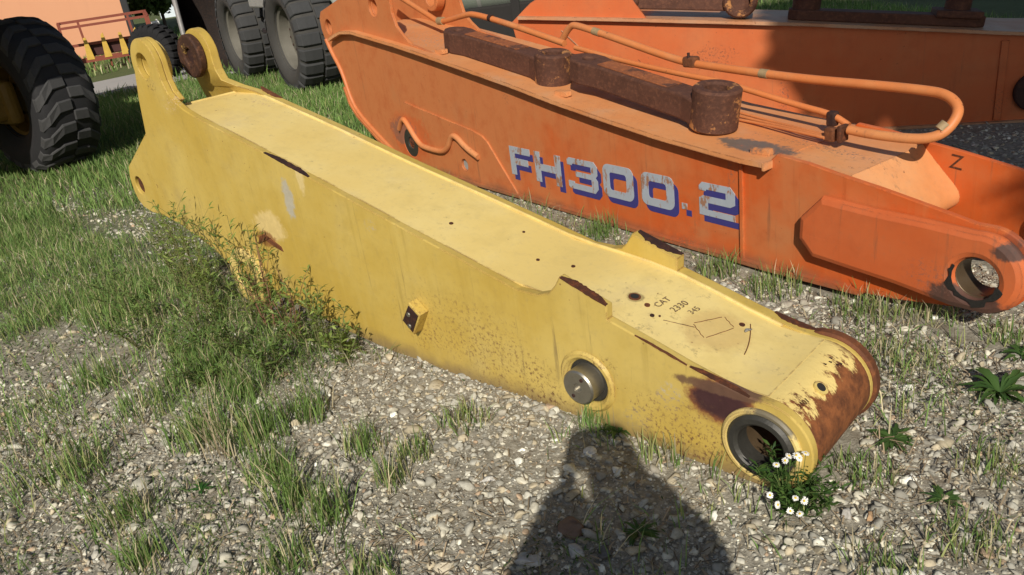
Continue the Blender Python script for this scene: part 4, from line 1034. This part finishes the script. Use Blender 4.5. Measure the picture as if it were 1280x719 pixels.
stone('pale stone beside the wild daisies, right of them', .87, 1.82, .034, (.46, .44, .40), 17)
stone('orange-tan stone right of the daisy clump', .93, 1.80, .026, (.42, .27, .15), 19)
stone('dark grey slab in the middle of the shadow', .16, 1.80, .050, (.13, .125, .12), 23, None, .5)
k = 0
for i in range(46):
    x, y = random.uniform(-1.6, 1.5), random.uniform(1.45, 3.0)
    if blocked(np.array([x]), np.array([y]), .06)[0] or x < -.74 * y - .2: continue
    c = STONE_COLS[random.choice([0, 1, 2, 5, 7, 9, 5, 4])] * random.uniform(.85, 1.15)
    stone('larger angular stone standing out of the gravel', x, y, random.uniform(.020, .034), tuple(c), 100 + i, 'larger stones standing out of the gravel')
stone('small grey pebble lying on top of the yellow stick', 0, 0, .018, (.30, .29, .27), 77).location = to_world(Y_LOC, Y_YAW, (1.533, .323, topz(1.533, .323) + .009))

# ------------------------------------------------------------------ grass and straw
def blades(x, y, h, w, cols, rg, lean=.5, z=None):
    n = len(x); a = rg.random(n) * 6.283; l = rg.normal(scale=lean, size=n); d = rg.random(n) * 6.283
    z0 = (gz(x, y) if z is None else z) - .004
    px, py = np.cos(a) * w * .5, np.sin(a) * w * .5
    lx, ly = np.cos(d) * l * h, np.sin(d) * l * h
    hz = h / np.sqrt(1 + l * l * .6)
    B = np.stack([x, y, z0], -1); pv = np.stack([px, py, 0 * px], -1)
    M = B + np.stack([lx * .32, ly * .32, hz * .58], -1); T = B + np.stack([lx, ly, hz], -1)
    V = np.stack([B - pv, B + pv, M + pv * .8, M - pv * .8, T], 1).reshape(-1, 3)
    i = np.arange(n) * 5
    q = np.stack([i, i + 1, i + 2, i + 3], -1); t = np.stack([i + 3, i + 2, i + 4], -1)
    c = np.repeat(cols, 5, 0).reshape(n, 5, 3) * np.array([.9, .9, 1, 1, 1.12])[None, :, None]
    return V, t, q, c.reshape(-1, 3)
G1, G2, G3, G4 = np.array((.105, .19, .048)), np.array((.21, .32, .09)), np.array((.55, .48, .31)), np.array((.31, .34, .13))
def grass_cols(n, rg, dry=.15, tone=None):
    k = rg.random((n, 1)); c = G1 * (1 - k) + G2 * k
    r = rg.random((n, 1)); c = np.where(r < dry, G3 * rg.uniform(.7, 1.1, (n, 1)), c); c = np.where((r > dry) & (r < dry * 2.2), G4, c)
    return c * rg.uniform(.75, 1.25, (n, 1)) * (1 if tone is None else tone[:, None])
def merge(L):
    V, T, Q, C, o = [], [], [], [], 0
    for v, t, q, c in L: V.append(v); T.append(t + o); Q.append(q + o); C.append(c); o += len(v)
    return np.concatenate(V), np.concatenate(T), np.concatenate(Q), np.concatenate(C)
rg = np.random.default_rng(15)
L = []
x, y = sample(230000, -5.2, 2.6, 1.4, 7.0, lambda x, y: grass_w(x, y) ** 1.3, rg, -.02)
n = len(x); h = (.025 + .075 * rg.random(n) ** 1.5) * (.7 + .9 * vnoise(x, y, 1.5, 12))
L.append(blades(x, y, h * 1.25, .0034 + .0024 * rg.random(n), grass_cols(n, rg, .13, .8 + .5 * vnoise(x, y, .9, 13)), rg, .7))
x, y = sample(150000, -10, 6, 6.4, 14.5, lambda x, y: grass_w(x, y) * (.6 + .4 * vnoise(x, y, .8, 6)), rg, -.02)
n = len(x); h = (.06 + .11 * rg.random(n)) * (.6 + .9 * vnoise(x, y, .6, 14))
L.append(blades(x, y, h, .008 + .004 * rg.random(n), grass_cols(n, rg, .06, .75 + .55 * vnoise(x, y, .5, 15)), rg, .5))
x, y = sample(60000, -20, 12, 14, 34, lambda x, y: .25 + .75 * vnoise(x, y, .4, 16), rg, -.02)
on_path = np.abs((x + 6.6) * (-.92) + (y - 14.3) * .39 - 1.65) < 1.75
x, y = x[~on_path], y[~on_path]
n = len(x); h = (.10 + .16 * rg.random(n))
L.append(blades(x, y, h, .02 + .01 * rg.random(n), grass_cols(n, rg, .08), rg, .5))
V, T, Q, C = merge(L)
tag(link_mesh('grass', fast_mesh('grass', V, T, Q, C), m_grass), 'short green grass growing thin over the yard and lush behind', 'grass', kind='stuff')
# flat dry straw and dead stems lying between the stones
x, y = sample(42000, -3.4, 2.6, 1.3, 4.8, lambda x, y: .25 + .75 * sst(.35, .7, vnoise(x, y, 1.4, 19)), rg, -.01)
n = len(x); a = rg.random(n) * 6.283; ln = .010 + .05 * rg.random(n) ** 2.2; w = .0011 + .0012 * rg.random(n)
z0 = gz(x, y) + .004 + .016 * rg.random(n); dz = rg.normal(scale=.25, size=n) * ln
dx, dy = np.cos(a), np.sin(a)
A = np.stack([x, y, z0], -1); Bv = np.stack([x + dx * ln, y + dy * ln, z0 + dz], -1); s_ = np.stack([-dy * w, dx * w, 0 * w], -1)
V = np.stack([A - s_, A + s_, Bv + s_, Bv - s_], 1).reshape(-1, 3); Q = np.arange(n * 4).reshape(-1, 4)
C = np.repeat(np.array((.40, .31, .20)) * rg.uniform(.2, 1.2, (n, 1)), 4, 0)
tag(link_mesh('dry_straw', fast_mesh('dry_straw', V, None, Q, C), m_straw), 'dry straw and dead stems lying between the stones', 'straw', kind='stuff')

# ------------------------------------------------------------------ single plants
def leaf_quads(P, D, U, ln, wd, cols):
    """lanceolate leaves: base P, direction D, up U; four verts each plus fold"""
    S = np.cross(D, U); S /= np.linalg.norm(S, axis=1)[:, None] + 1e-9
    ln = ln[:, None]; wd = wd[:, None]
    m = P + D * ln * .45
    V = np.stack([P, m + S * wd + U * wd * .3, P + D * ln - U * ln * .15, m - S * wd + U * wd * .3, m], 1).reshape(-1, 3)
    i = np.arange(len(P)) * 5
    T = np.concatenate([np.stack([i, i + 4, i + 1], -1), np.stack([i + 4, i + 2, i + 1], -1), np.stack([i, i + 3, i + 4], -1), np.stack([i + 4, i + 3, i + 2], -1)])
    return V, T, np.repeat(cols, 5, 0)
rg = np.random.default_rng(91)
def cover_d(x, y):
    s, o = local(Y_LOC, Y_YAW, x, y)
    return np.clip(grass_w(x, y) * .5 * sst(.45, .62, vnoise(x, y, 2.3, 33)) + sst(-.75, -.2, o) * sst(.05, -.4, s) * sst(.15, 0., o) * .8 + .5 * sst(.66, .8, vnoise(x, y, 2.9, 37)), 0, 1)
x, y = sample(60000, -3.6, 2.4, 1.5, 5.2, cover_d, rg, -.02)
n = len(x); P = np.stack([x, y, gz(x, y) + .004 + .03 * rg.random(n) ** 1.5], -1); th = rg.random(n) * 6.283
D = np.stack([np.cos(th), np.sin(th), rg.uniform(.1, .9, n)], -1); D /= np.linalg.norm(D, axis=1)[:, None]
U = np.tile(np.array([0, 0, 1.]), (n, 1)) + rg.normal(scale=.3, size=(n, 3)); kk = rg.random((n, 1))
V, T, C = leaf_quads(P, D, U, .010 + .014 * rg.random(n), .002 + .003 * rg.random(n), (np.array((.05, .085, .03)) * (1 - kk) + np.array((.13, .17, .06)) * kk) * (.7 + .7 * vnoise(x, y, 2, 41))[:, None])
tag(link_mesh('ground_cover', fast_mesh('ground_cover', V, T, None, C), m_leaf), 'low leafy ground cover creeping between the stones', 'ground cover', kind='stuff')
def weed(label, x, y, h, stems, spread, seed, leaf=.035, cat='plant', group=None, name='weed_plant', woody=(.12, .13, .04), lc=((.05, .095, .022), (.13, .18, .05)), dens=14, lean=(0, 0)):
    rg = np.random.default_rng(seed); t = thing(name, label, cat, (x, y, float(gz(x, y)) - .005), 0, group)
    SV, SF = [], []; P, D, U = [], [], []
    for k in range(stems):
        a = rg.random() * 6.283; sp = spread * rg.uniform(.25, 1); hh = h * rg.uniform(.55, 1)
        b = np.array([math.cos(a) * spread * .15, math.sin(a) * spread * .15, 0])
        tip = np.array([math.cos(a) * sp + lean[0] * hh, math.sin(a) * sp + lean[1] * hh, hh]); mid = (b + tip) / 2 + np.array([-math.cos(a) * sp * .12, -math.sin(a) * sp * .12, hh * .12]) + rg.normal(scale=.02, size=3)
        cur = [tuple(b), tuple(mid), tuple(tip)]
        v, f = tube('s', cur, .0028, None, None, 5, 2, .0009, False, True)
        n0 = len(SV); SV += [tuple(q) for q in v]; SF += [tuple(i + n0 for i in q) for q in f]
        pts = [np.array(p) for p in smooth_pts(cur, 3)]
        for j in range(dens):
            u = rg.uniform(.12, 1); q = pts[int(u * (len(pts) - 1))]; th = rg.random() * 6.283
            d = np.array([math.cos(th), math.sin(th), rg.uniform(.2, 1.0)]); d /= np.linalg.norm(d)
            P.append(q); D.append(d)
        for j in range(2 if dens > 10 else 1):    # side twigs
            u = rg.uniform(.3, .8); q = pts[int(u * (len(pts) - 1))]; th = rg.random() * 6.283
            e = q + np.array([math.cos(th) * .25, math.sin(th) * .25, .35]) * hh * rg.uniform(.4, .9)
            v, f = tube('s', [tuple(q), tuple((q + e) / 2 + np.array([0, 0, .01])), tuple(e)], .0014, None, None, 4, 1, .0006, False, True)
            n0 = len(SV); SV += [tuple(w_) for w_ in v]; SF += [tuple(i + n0 for i in w_) for w_ in f]
            for jj in range(dens // 2):
                u = rg.random(); th = rg.random() * 6.283; d = np.array([math.cos(th), math.sin(th), rg.uniform(.2, 1.0)]); d /= np.linalg.norm(d)
                P.append(q + (e - q) * u); D.append(d)
    P = np.array(P); D = np.array(D); U = np.tile(np.array([0, 0, 1.]), (len(P), 1)) + rg.normal(scale=.3, size=P.shape)
    kk = rg.random((len(P), 1)); cols = (np.array(lc[0]) * (1 - kk) + np.array(lc[1]) * kk) * rg.uniform(.8, 1.25, (len(P), 1))
    V, T, C = leaf_quads(P, D, U, leaf * rg.uniform(.5, 1.3, len(P)), leaf * .115 * rg.uniform(.7, 1.3, len(P)), cols)
    link_mesh('leaves', fast_mesh('leaves', V, T, None, C), m_leaf, t)
    part('stems', SV, SF, plain('weed_stem', woody, .8, .3), t, True)
    return t
def at_y(s, o): p = to_world(Y_LOC, Y_YAW, (s, o, 0)); return p.x, p.y
WL = 'tall weeds against the yellow stick'
for i, (s, o, h, st_, sp, lb) in enumerate([
    (-1.80, -.14, .58, 8, .13, 'tall leafy weed leftmost against the yellow stick, below its lower hole'),
    (-1.62, -.16, .64, 9, .14, 'tall leafy weed with spiky tops second from left along the yellow stick'),
    (-1.42, -.18, .60, 9, .15, 'bushy tall weed just left of the yellow pivot boss'),
    (-1.25, -.24, .46, 9, .14, 'tall weed in front of the yellow pivot boss'),
    (-1.02, -.14, .62, 9, .14, 'tall upright weed just right of the pivot boss'),
    (-.83, -.15, .52, 9, .14, 'brown-topped weed in the middle of the weed row'),
    (-.62, -.15, .34, 9, .16, 'thin curly weed stems right of the brown-topped weed'),
    (-.40, -.16, .32, 9, .17, 'sprawling weed left of the yellow bracket'),
    (-.20, -.17, .26, 9, .15, 'lowest weed at the right end of the weed row'),
    (-1.05, -.42, .30, 8, .20, 'bushy low weed in front of the tall weed row'),
    (-.72, -.40, .26, 8, .19, 'dark leafy low weed in front of the curly stems'),
    (-1.50, -.48, .32, 7, .20, 'leafy low weed left of centre in the grass'),
    (-.42, -.42, .20, 12, .18, 'low dark weed at the gravel edge below the bracket'),
    (-1.25, -.62, .26, 7, .20, 'leafy weed in the middle of the green patch'),
    (-.88, -.66, .22, 7, .19, 'leafy weed at the lower edge of the green patch'),
    (-1.85, -.50, .28, 6, .20, 'leafy weed at the left end of the green patch'),
    (-.60, -.64, .16, 11, .17, 'small dark weed at the right lower edge of the green patch')]):
    x, y = at_y(s, o)
    weed(lb, x, y, h, st_, sp, 200 + i, .048 if i < 9 else .042, group=WL, dens=13 if i < 9 else 15, woody=(.20, .10, .06) if i in (5, 6) else (.13, .13, .05), lc=((.11, .18, .04), (.26, .33, .085)) if i < 9 else ((.08, .15, .04), (.20, .28, .075)))
TG = 'grass tufts in the gravel'
def tuft(label, x, y, h, n, r, seed, dry=.15):
    rg = np.random.default_rng(seed); t = thing('grass_tuft', label, 'grass tuft', (x, y, float(gz(x, y))), 0, TG)
    n = int(n * 1.7); h *= 1.15; a = rg.random(n) * 6.283; q = r * 1.15 * rg.random(n) ** .7
    bx, by = np.cos(a) * q, np.sin(a) * q
    V, T, Q, C = blades(bx, by, h * rg.uniform(.4, 1.1, n), .0034 + .0022 * rg.random(n), grass_cols(n, rg, dry * .65), rg, .42, np.zeros(n))
    link_mesh('blades', fast_mesh('blades', V, T, Q, C), m_grass, t)
    return t
for i, (x, y, h, n, r, dry, lb) in enumerate([
    (-1.30, 2.72, .20, 110, .11, .2, 'tall green grass tuft left of the dry straw stalks'),
    (-1.05, 2.66, .20, 120, .12, .15, 'tall green grass tuft right of the dry straw stalks'),
    (-.88, 2.78, .16, 80, .09, .15, 'grass tuft just below the bushy weeds'),
    (-.84, 2.22, .20, 70, .07, .2, 'upright grass tuft low in the left middle of the picture'),
    (-.70, 2.12, .18, 70, .07, .25, 'upright grass tuft beside another near the bottom edge'),
    (-.50, 2.28, .13, 50, .06, .35, 'thin grass tuft half way to the shadow'),
    (-.52, 1.80, .10, 60, .08, .3, 'grass tuft at the bottom edge left of the shadow'),
    (-1.42, 2.28, .13, 90, .10, .3, 'dense tuft near the bottom left corner'),
    (-1.28, 2.04, .12, 60, .07, .2, 'small green tuft at the bottom left edge'),
    (-1.62, 3.05, .13, 90, .13, .3, 'wide grass tuft at the left below the grass field'),
    (-.25, 2.58, .09, 60, .09, .3, 'low tuft in the gravel below the yellow bracket'),
    (-.42, 2.42, .10, 46, .06, .3, 'small tuft in the middle of the open gravel'),
    (.24, 2.43, .12, 60, .07, .2, 'grass tuft in the shadow right under the pin'),
    (.44, 2.22, .09, 60, .09, .5, 'dry tuft in the shadow beside the yellow stick'),
    (1.20, 3.36, .12, 90, .12, .25, 'grass tuft between the yellow stick and the lettered boom'),
    (1.02, 3.62, .12, 80, .10, .25, 'grass tuft under the figure 2 of the lettering'),
    (1.50, 3.02, .11, 110, .13, .4, 'pale dry tuft below the orange tip pad'),
    (1.72, 2.92, .10, 80, .11, .5, 'dry tuft at the shaded foot of the orange tip'),
    (.55, 4.35, .14, 80, .10, .1, 'green tuft in the gap behind the yellow flange'),
    (1.00, 1.98, .07, 80, .09, .2, 'low green tuft right of the daisies'),
    (1.14, 1.66, .08, 70, .10, .25, 'low tuft near the bottom right corner'),
    (1.86, 2.66, .08, 60, .08, .3, 'low tuft at the right edge under the orange boom tip'),
    (-1.95, 3.35, .14, 110, .14, .2, 'broad green tuft at the left edge below the grass field'),
    (-1.50, 3.30, .16, 120, .14, .15, 'bright green tuft left of the leafy weed patch'),
    (-1.22, 3.02, .15, 110, .12, .15, 'green tuft below the leafy weed patch'),
    (-2.20, 4.10, .16, 120, .16, .15, 'tall green tuft in the grass far left'),
    (-1.75, 2.62, .12, 80, .10, .3, 'thin tuft at the left edge of the stony ground'),
    (-.95, 2.42, .14, 80, .08, .2, 'slim tuft just right of the round-leaved plant'),
    (-.62, 2.50, .12, 70, .08, .3, 'slim tuft between the straw stalks and the open gravel'),
    (-.78, 1.92, .12, 70, .08, .25, 'tuft at the bottom edge below the two upright tufts'),
    (.98, 2.90, .09, 80, .10, .3, 'low tuft behind the far edge of the yellow tip'),
    (1.42, 2.62, .08, 90, .12, .45, 'dry low tuft between the yellow tip and the orange tip'),
    (1.38, 1.95, .07, 80, .10, .4, 'dry low tuft below the large rosette'),
    (.88, 1.62, .07, 70, .09, .35, 'dry low tuft at the bottom edge right of the daisies')]):
    tuft(lb, x, y, h, n, r, 300 + i, dry)
# dry stalks
t = thing('straw_stalks', 'bunch of tall dry straw stalks standing between green tufts', 'dry grass', (-1.17, 2.60, 0)); n = 34
rg = np.random.default_rng(71); V, T, Q, C = blades(rg.normal(scale=.035, size=n), rg.normal(scale=.03, size=n), rg.uniform(.15, .34, n), .003 * np.ones(n), np.array((.44, .36, .23)) * rg.uniform(.7, 1.15, (n, 1)), rg, .28, np.zeros(n))
link_mesh('stalks', fast_mesh('stalks', V, T, Q, C), m_straw, t)
# broad-leaved rosettes
def rosette(label, x, y, r, n, seed, cols=((.045, .10, .026), (.10, .18, .045)), rise=.5):
    n = int(n * 1.5); rg = np.random.default_rng(seed); t = thing('rosette_plant', label, 'plant', (x, y, float(gz(x, y)) + .004), 0)
    for k in range(n):
        a = k * 2.4 + rg.normal(scale=.45); ln = r * rg.uniform(.45, 1.1); w = ln * rg.uniform(.07, .13); up_ = rise * rg.uniform(.2, 1.2)
        V, F = [], []; m = 7
        for i in range(m):
            u = i / (m - 1); ww = w * math.sin(math.pi * min(.97, u * .92 + .07)) * (1 + .32 * math.sin(u * 22 + k)); rr_ = ln * u
            z = up_ * ln * (u - .75 * u * u) + .004
            c_, s2 = math.cos(a + .15 * u), math.sin(a + .15 * u)
            V += [(rr_ * c_ - ww * s2, rr_ * s2 + ww * c_, z + ww * .35), (rr_ * c_, rr_ * s2, z), (rr_ * c_ + ww * s2, rr_ * s2 - ww * c_, z + ww * .35)]
        for i in range(m - 1):
            b_ = i * 3; F += [(b_, b_ + 1, b_ + 4, b_ + 3), (b_ + 1, b_ + 2, b_ + 5, b_ + 4)]
        kk = rg.random(); col = (np.array(cols[0]) * (1 - kk) + np.array(cols[1]) * kk)
        me = fast_mesh('leaf', np.array(V), None, np.array(F, np.int32), np.tile(col, (len(V), 1)), True)
        link_mesh('leaf', me, m_leaf, t)
    return t
rosette('large dark green rosette plant at the right edge', 1.62, 2.30, .13, 26, 1, rise=.9)
rosette('flat feathery green rosette right of the yellow tip', 1.17, 2.14, .085, 26, 2, rise=.3)
rosette('small rosette at the right edge above the large one', 1.84, 2.52, .09, 16, 3, rise=.7)
rosette('small round-leaved green plant at lower left', -1.19, 2.38, .05, 10, 4, ((.04, .12, .025), (.06, .17, .035)), .5)
rosette('dark green plant in the middle of the shadow', .27, 1.86, .065, 14, 5, rise=.6)
rosette('dark leafy plant in the shadow just under the pin', .30, 2.36, .07, 12, 6, rise=.9)
rosette('small green rosette at the lower right', 1.16, 1.83, .06, 16, 7, rise=.3)
# daisies by the bore of the yellow tip
dx_, dy_ = .72, 1.90
dz = weed('wild daisy plant with white flowers in front of the yellow stick tip', dx_ + .02, dy_ - .01, .16, 24, .15, 55, .036, 'flower', None, 'daisy_plant', (.08, .12, .03), ((.035, .085, .02), (.09, .16, .035)), 18)
rgf = random.Random(8)
for k, (fx, fy, fz) in enumerate(((-.035, -.03, .205), (-.005, -.035, .222), (.022, -.035, .225), (-.06, -.03, .195), (.010, -.02, .200), (-.02, -.02, .212), (-.035, -.11, .135), (-.012, -.115, .125), (-.085, -.11, .120), (-.055, -.125, .105), (-.10, -.09, .14), (-.03, -.13, .095))):
    V, F = [], []; npet = rgf.choice((12, 14, 16)); fs = rgf.uniform(.75, 1.1)
    for j in range(npet):
        a = 2 * math.pi * j / npet + rgf.uniform(-.08, .08); c_, s2 = math.cos(a), math.sin(a); r0, r1, w = .0032 * fs, .0105 * fs * rgf.uniform(.85, 1.08), .0015 * fs
        b_ = len(V); V += [(r0 * c_ - w * .6 * s2, r0 * s2 + w * .6 * c_, 0), (r0 * c_ + w * .6 * s2, r0 * s2 - w * .6 * c_, 0), (r1 * c_ + w * s2, r1 * s2 - w * c_, -.001), ((r1 + .0015) * c_, (r1 + .0015) * s2, -.001), (r1 * c_ - w * s2, r1 * s2 + w * c_, -.001)]
        F.append((b_, b_ + 1, b_ + 2, b_ + 3, b_ + 4))
    fh = part('flower_head', V, F, m_petal, dz, False, (fx, fy, fz), (R(rgf.uniform(5, 65)), R(rgf.uniform(-35, 35)), rgf.uniform(-.5, .5)))
    bm = bmesh.new(); bmesh.ops.create_icosphere(bm, subdivisions=1, radius=.0042)
    me = bpy.data.meshes.new('flower_disc'); bm.to_mesh(me); bm.free()
    o = link_mesh('flower_disc', me, m_disc, fh, True); o.scale = (1, 1, .6)
    v, f = tube('s', [(fx * .3, fy * .3, .01), (fx * .8, fy * .8, fz * .6), (fx, fy, fz - .001)], .0011, None, None, 5, 1, .0009, False, True)
    part('flower_stalk', v, f, m_leaf if False else plain('daisy_stalk', (.09, .13, .035), .7), dz, True)

# ------------------------------------------------------------------ the photographer, standing behind the lens
def skin_mesh(name, pts, edges, radii, mat, parent, sub=2, root=0):
    me = bpy.data.meshes.new(name); me.from_pydata(pts, edges, []); me.update()
    o = bpy.data.objects.new(name, me); COL.objects.link(o)
    o.modifiers.new('skin', 'SKIN'); s = o.modifiers.new('sub', 'SUBSURF'); s.levels = sub; s.render_levels = sub
    for i, r in enumerate(radii):
        sv = me.skin_vertices[0].data[i]; sv.radius = r if isinstance(r, tuple) else (r, r); sv.use_root = (i == root)
    dg = bpy.context.evaluated_depsgraph_get(); m2 = bpy.data.meshes.new_from_object(o.evaluated_get(dg))
    bpy.data.objects.remove(o); m2.name = name; m2.materials.clear()
    return link_mesh(name, m2, mat, parent, True)
pr = thing('person', 'person in shirt and trousers taking the picture, seen only by the shadow on the gravel', 'person', (.0, -.30, 0))
m_skin = plain('skin', (.50, .30, .21), .5, .1); m_shirt = plain('grey_shirt', (.20, .21, .24), .85, .15, 0, 20); m_trou = plain('blue_trousers', (.05, .06, .10), .9, .2, 0, 20)
pts = [(0, 0, 1.0), (0, 0, 1.2), (0, .0, 1.42), (0, .01, 1.56), (0, .03, 1.65), (0, .045, 1.74), (0, .03, 1.81)]
rad = [(.14, .11), (.135, .10), (.15, .11), .055, (.075, .085), (.082, .10), (.065, .08)]
ed = [(i, i + 1) for i in range(6)]
def chain(frm, L):
    prev = frm
    for p, r in L: pts.append(p); rad.append(r); ed.append((prev, len(pts) - 1)); prev = len(pts) - 1
    return prev
for sx in (-1, 1):
    w_ = chain(2, [((sx * .19, 0, 1.50), .065), ((sx * .25, .09, 1.24), .047), ((sx * .13, .22, 1.46), .034), ((sx * .10, .262, 1.575), .028), ((sx * .095, .272, 1.61), (.02, .034))])
    for k, (dx2, dz2, ln) in enumerate(((-.004, .03, 1.0), (-.010, .012, 1.1), (-.012, -.006, 1.05), (-.008, -.024, .85))):
        chain(w_, [((sx * (.096 + dx2 * .2), .285, 1.62 + dz2), .009), ((sx * .078, .292, 1.632 + dz2), .008), ((sx * (.078 - .020 * ln), .275, 1.636 + dz2), .007)])
    chain(w_, [((sx * .088, .258, 1.60), .010), ((sx * .070, .252, 1.63), .009), ((sx * .060, .250, 1.65), .008)])
    chain(0, [((sx * .10, 0, .92), .095), ((sx * .115, .01, .52), .062), ((sx * .12, -.01, .12), .042), ((sx * .12, -.005, .05), .045), ((sx * .13, .12, .035), (.042, .032)), ((sx * .13, .17, .03), (.036, .024))])
skin_mesh('body', pts, ed, rad, m_skin, pr, 2)
sp_ = [(0, 0, .93), (0, 0, 1.15), (0, 0, 1.40), (0, .0, 1.56)]; sr = [(.24, .16), (.25, .155), (.25, .15), (.18, .12)]; se = [(0, 1), (1, 2), (2, 3)]
for sx in (-1, 1):
    b_ = len(sp_); sp_ += [(sx * .20, 0, 1.50), (sx * .225, .04, 1.38), (sx * .235, .09, 1.27), (sx * .15, .165, 1.40), (sx * .10, .225, 1.52)]; sr += [.11, .11, .105, .10, .085]; se += [(2, b_), (b_, b_ + 1), (b_ + 1, b_ + 2), (b_ + 2, b_ + 3), (b_ + 3, b_ + 4)]
skin_mesh('shirt', sp_, se, sr, m_shirt, pr, 2)
tp_ = [(0, 0, 1.0)]; tr_ = [(.16, .13)]; te = []
for sx in (-1, 1):
    b_ = len(tp_); tp_ += [(sx * .105, 0, .90), (sx * .12, .01, .50), (sx * .125, -.01, .08)]; tr_ += [.115, .082, .072]; te += [(0, b_), (b_, b_ + 1), (b_ + 1, b_ + 2)]
skin_mesh('trousers', tp_, te, tr_, m_trou, pr, 2)
skin_mesh('hair', [(0, .0, 1.70), (0, .015, 1.78), (0, .035, 1.82)], [(0, 1), (1, 2)], [(.105, .095), (.108, .115), (.085, .09)], plain('brown_hair', (.05, .03, .02), .7), pr, 2)
for sx in (-1, 1):
    disc_cyl('eye', (sx * .032, 1.735), .012, .128, .142, plain('eye_white', (.7, .7, .68), .3), pr, .004, 12)
    bev_box('ear', (sx * .086, .04, 1.72), (.02, .04, .065), m_skin, pr, .008)
bev_box('nose', (0, .15, 1.70), (.028, .03, .045), m_skin, pr, .008); bev_box('mouth', (0, .135, 1.655), (.05, .012, .014), plain('lips', (.40, .16, .13), .5), pr, .004)
ph = thing('phone', 'black mobile phone held up in both hands behind the lens', 'phone', (0, -.032, 1.655))
bev_box('phone_body', (0, 0, 0), (.155, .009, .075), plain('phone_black', (.02, .02, .022), .3), ph, .003)
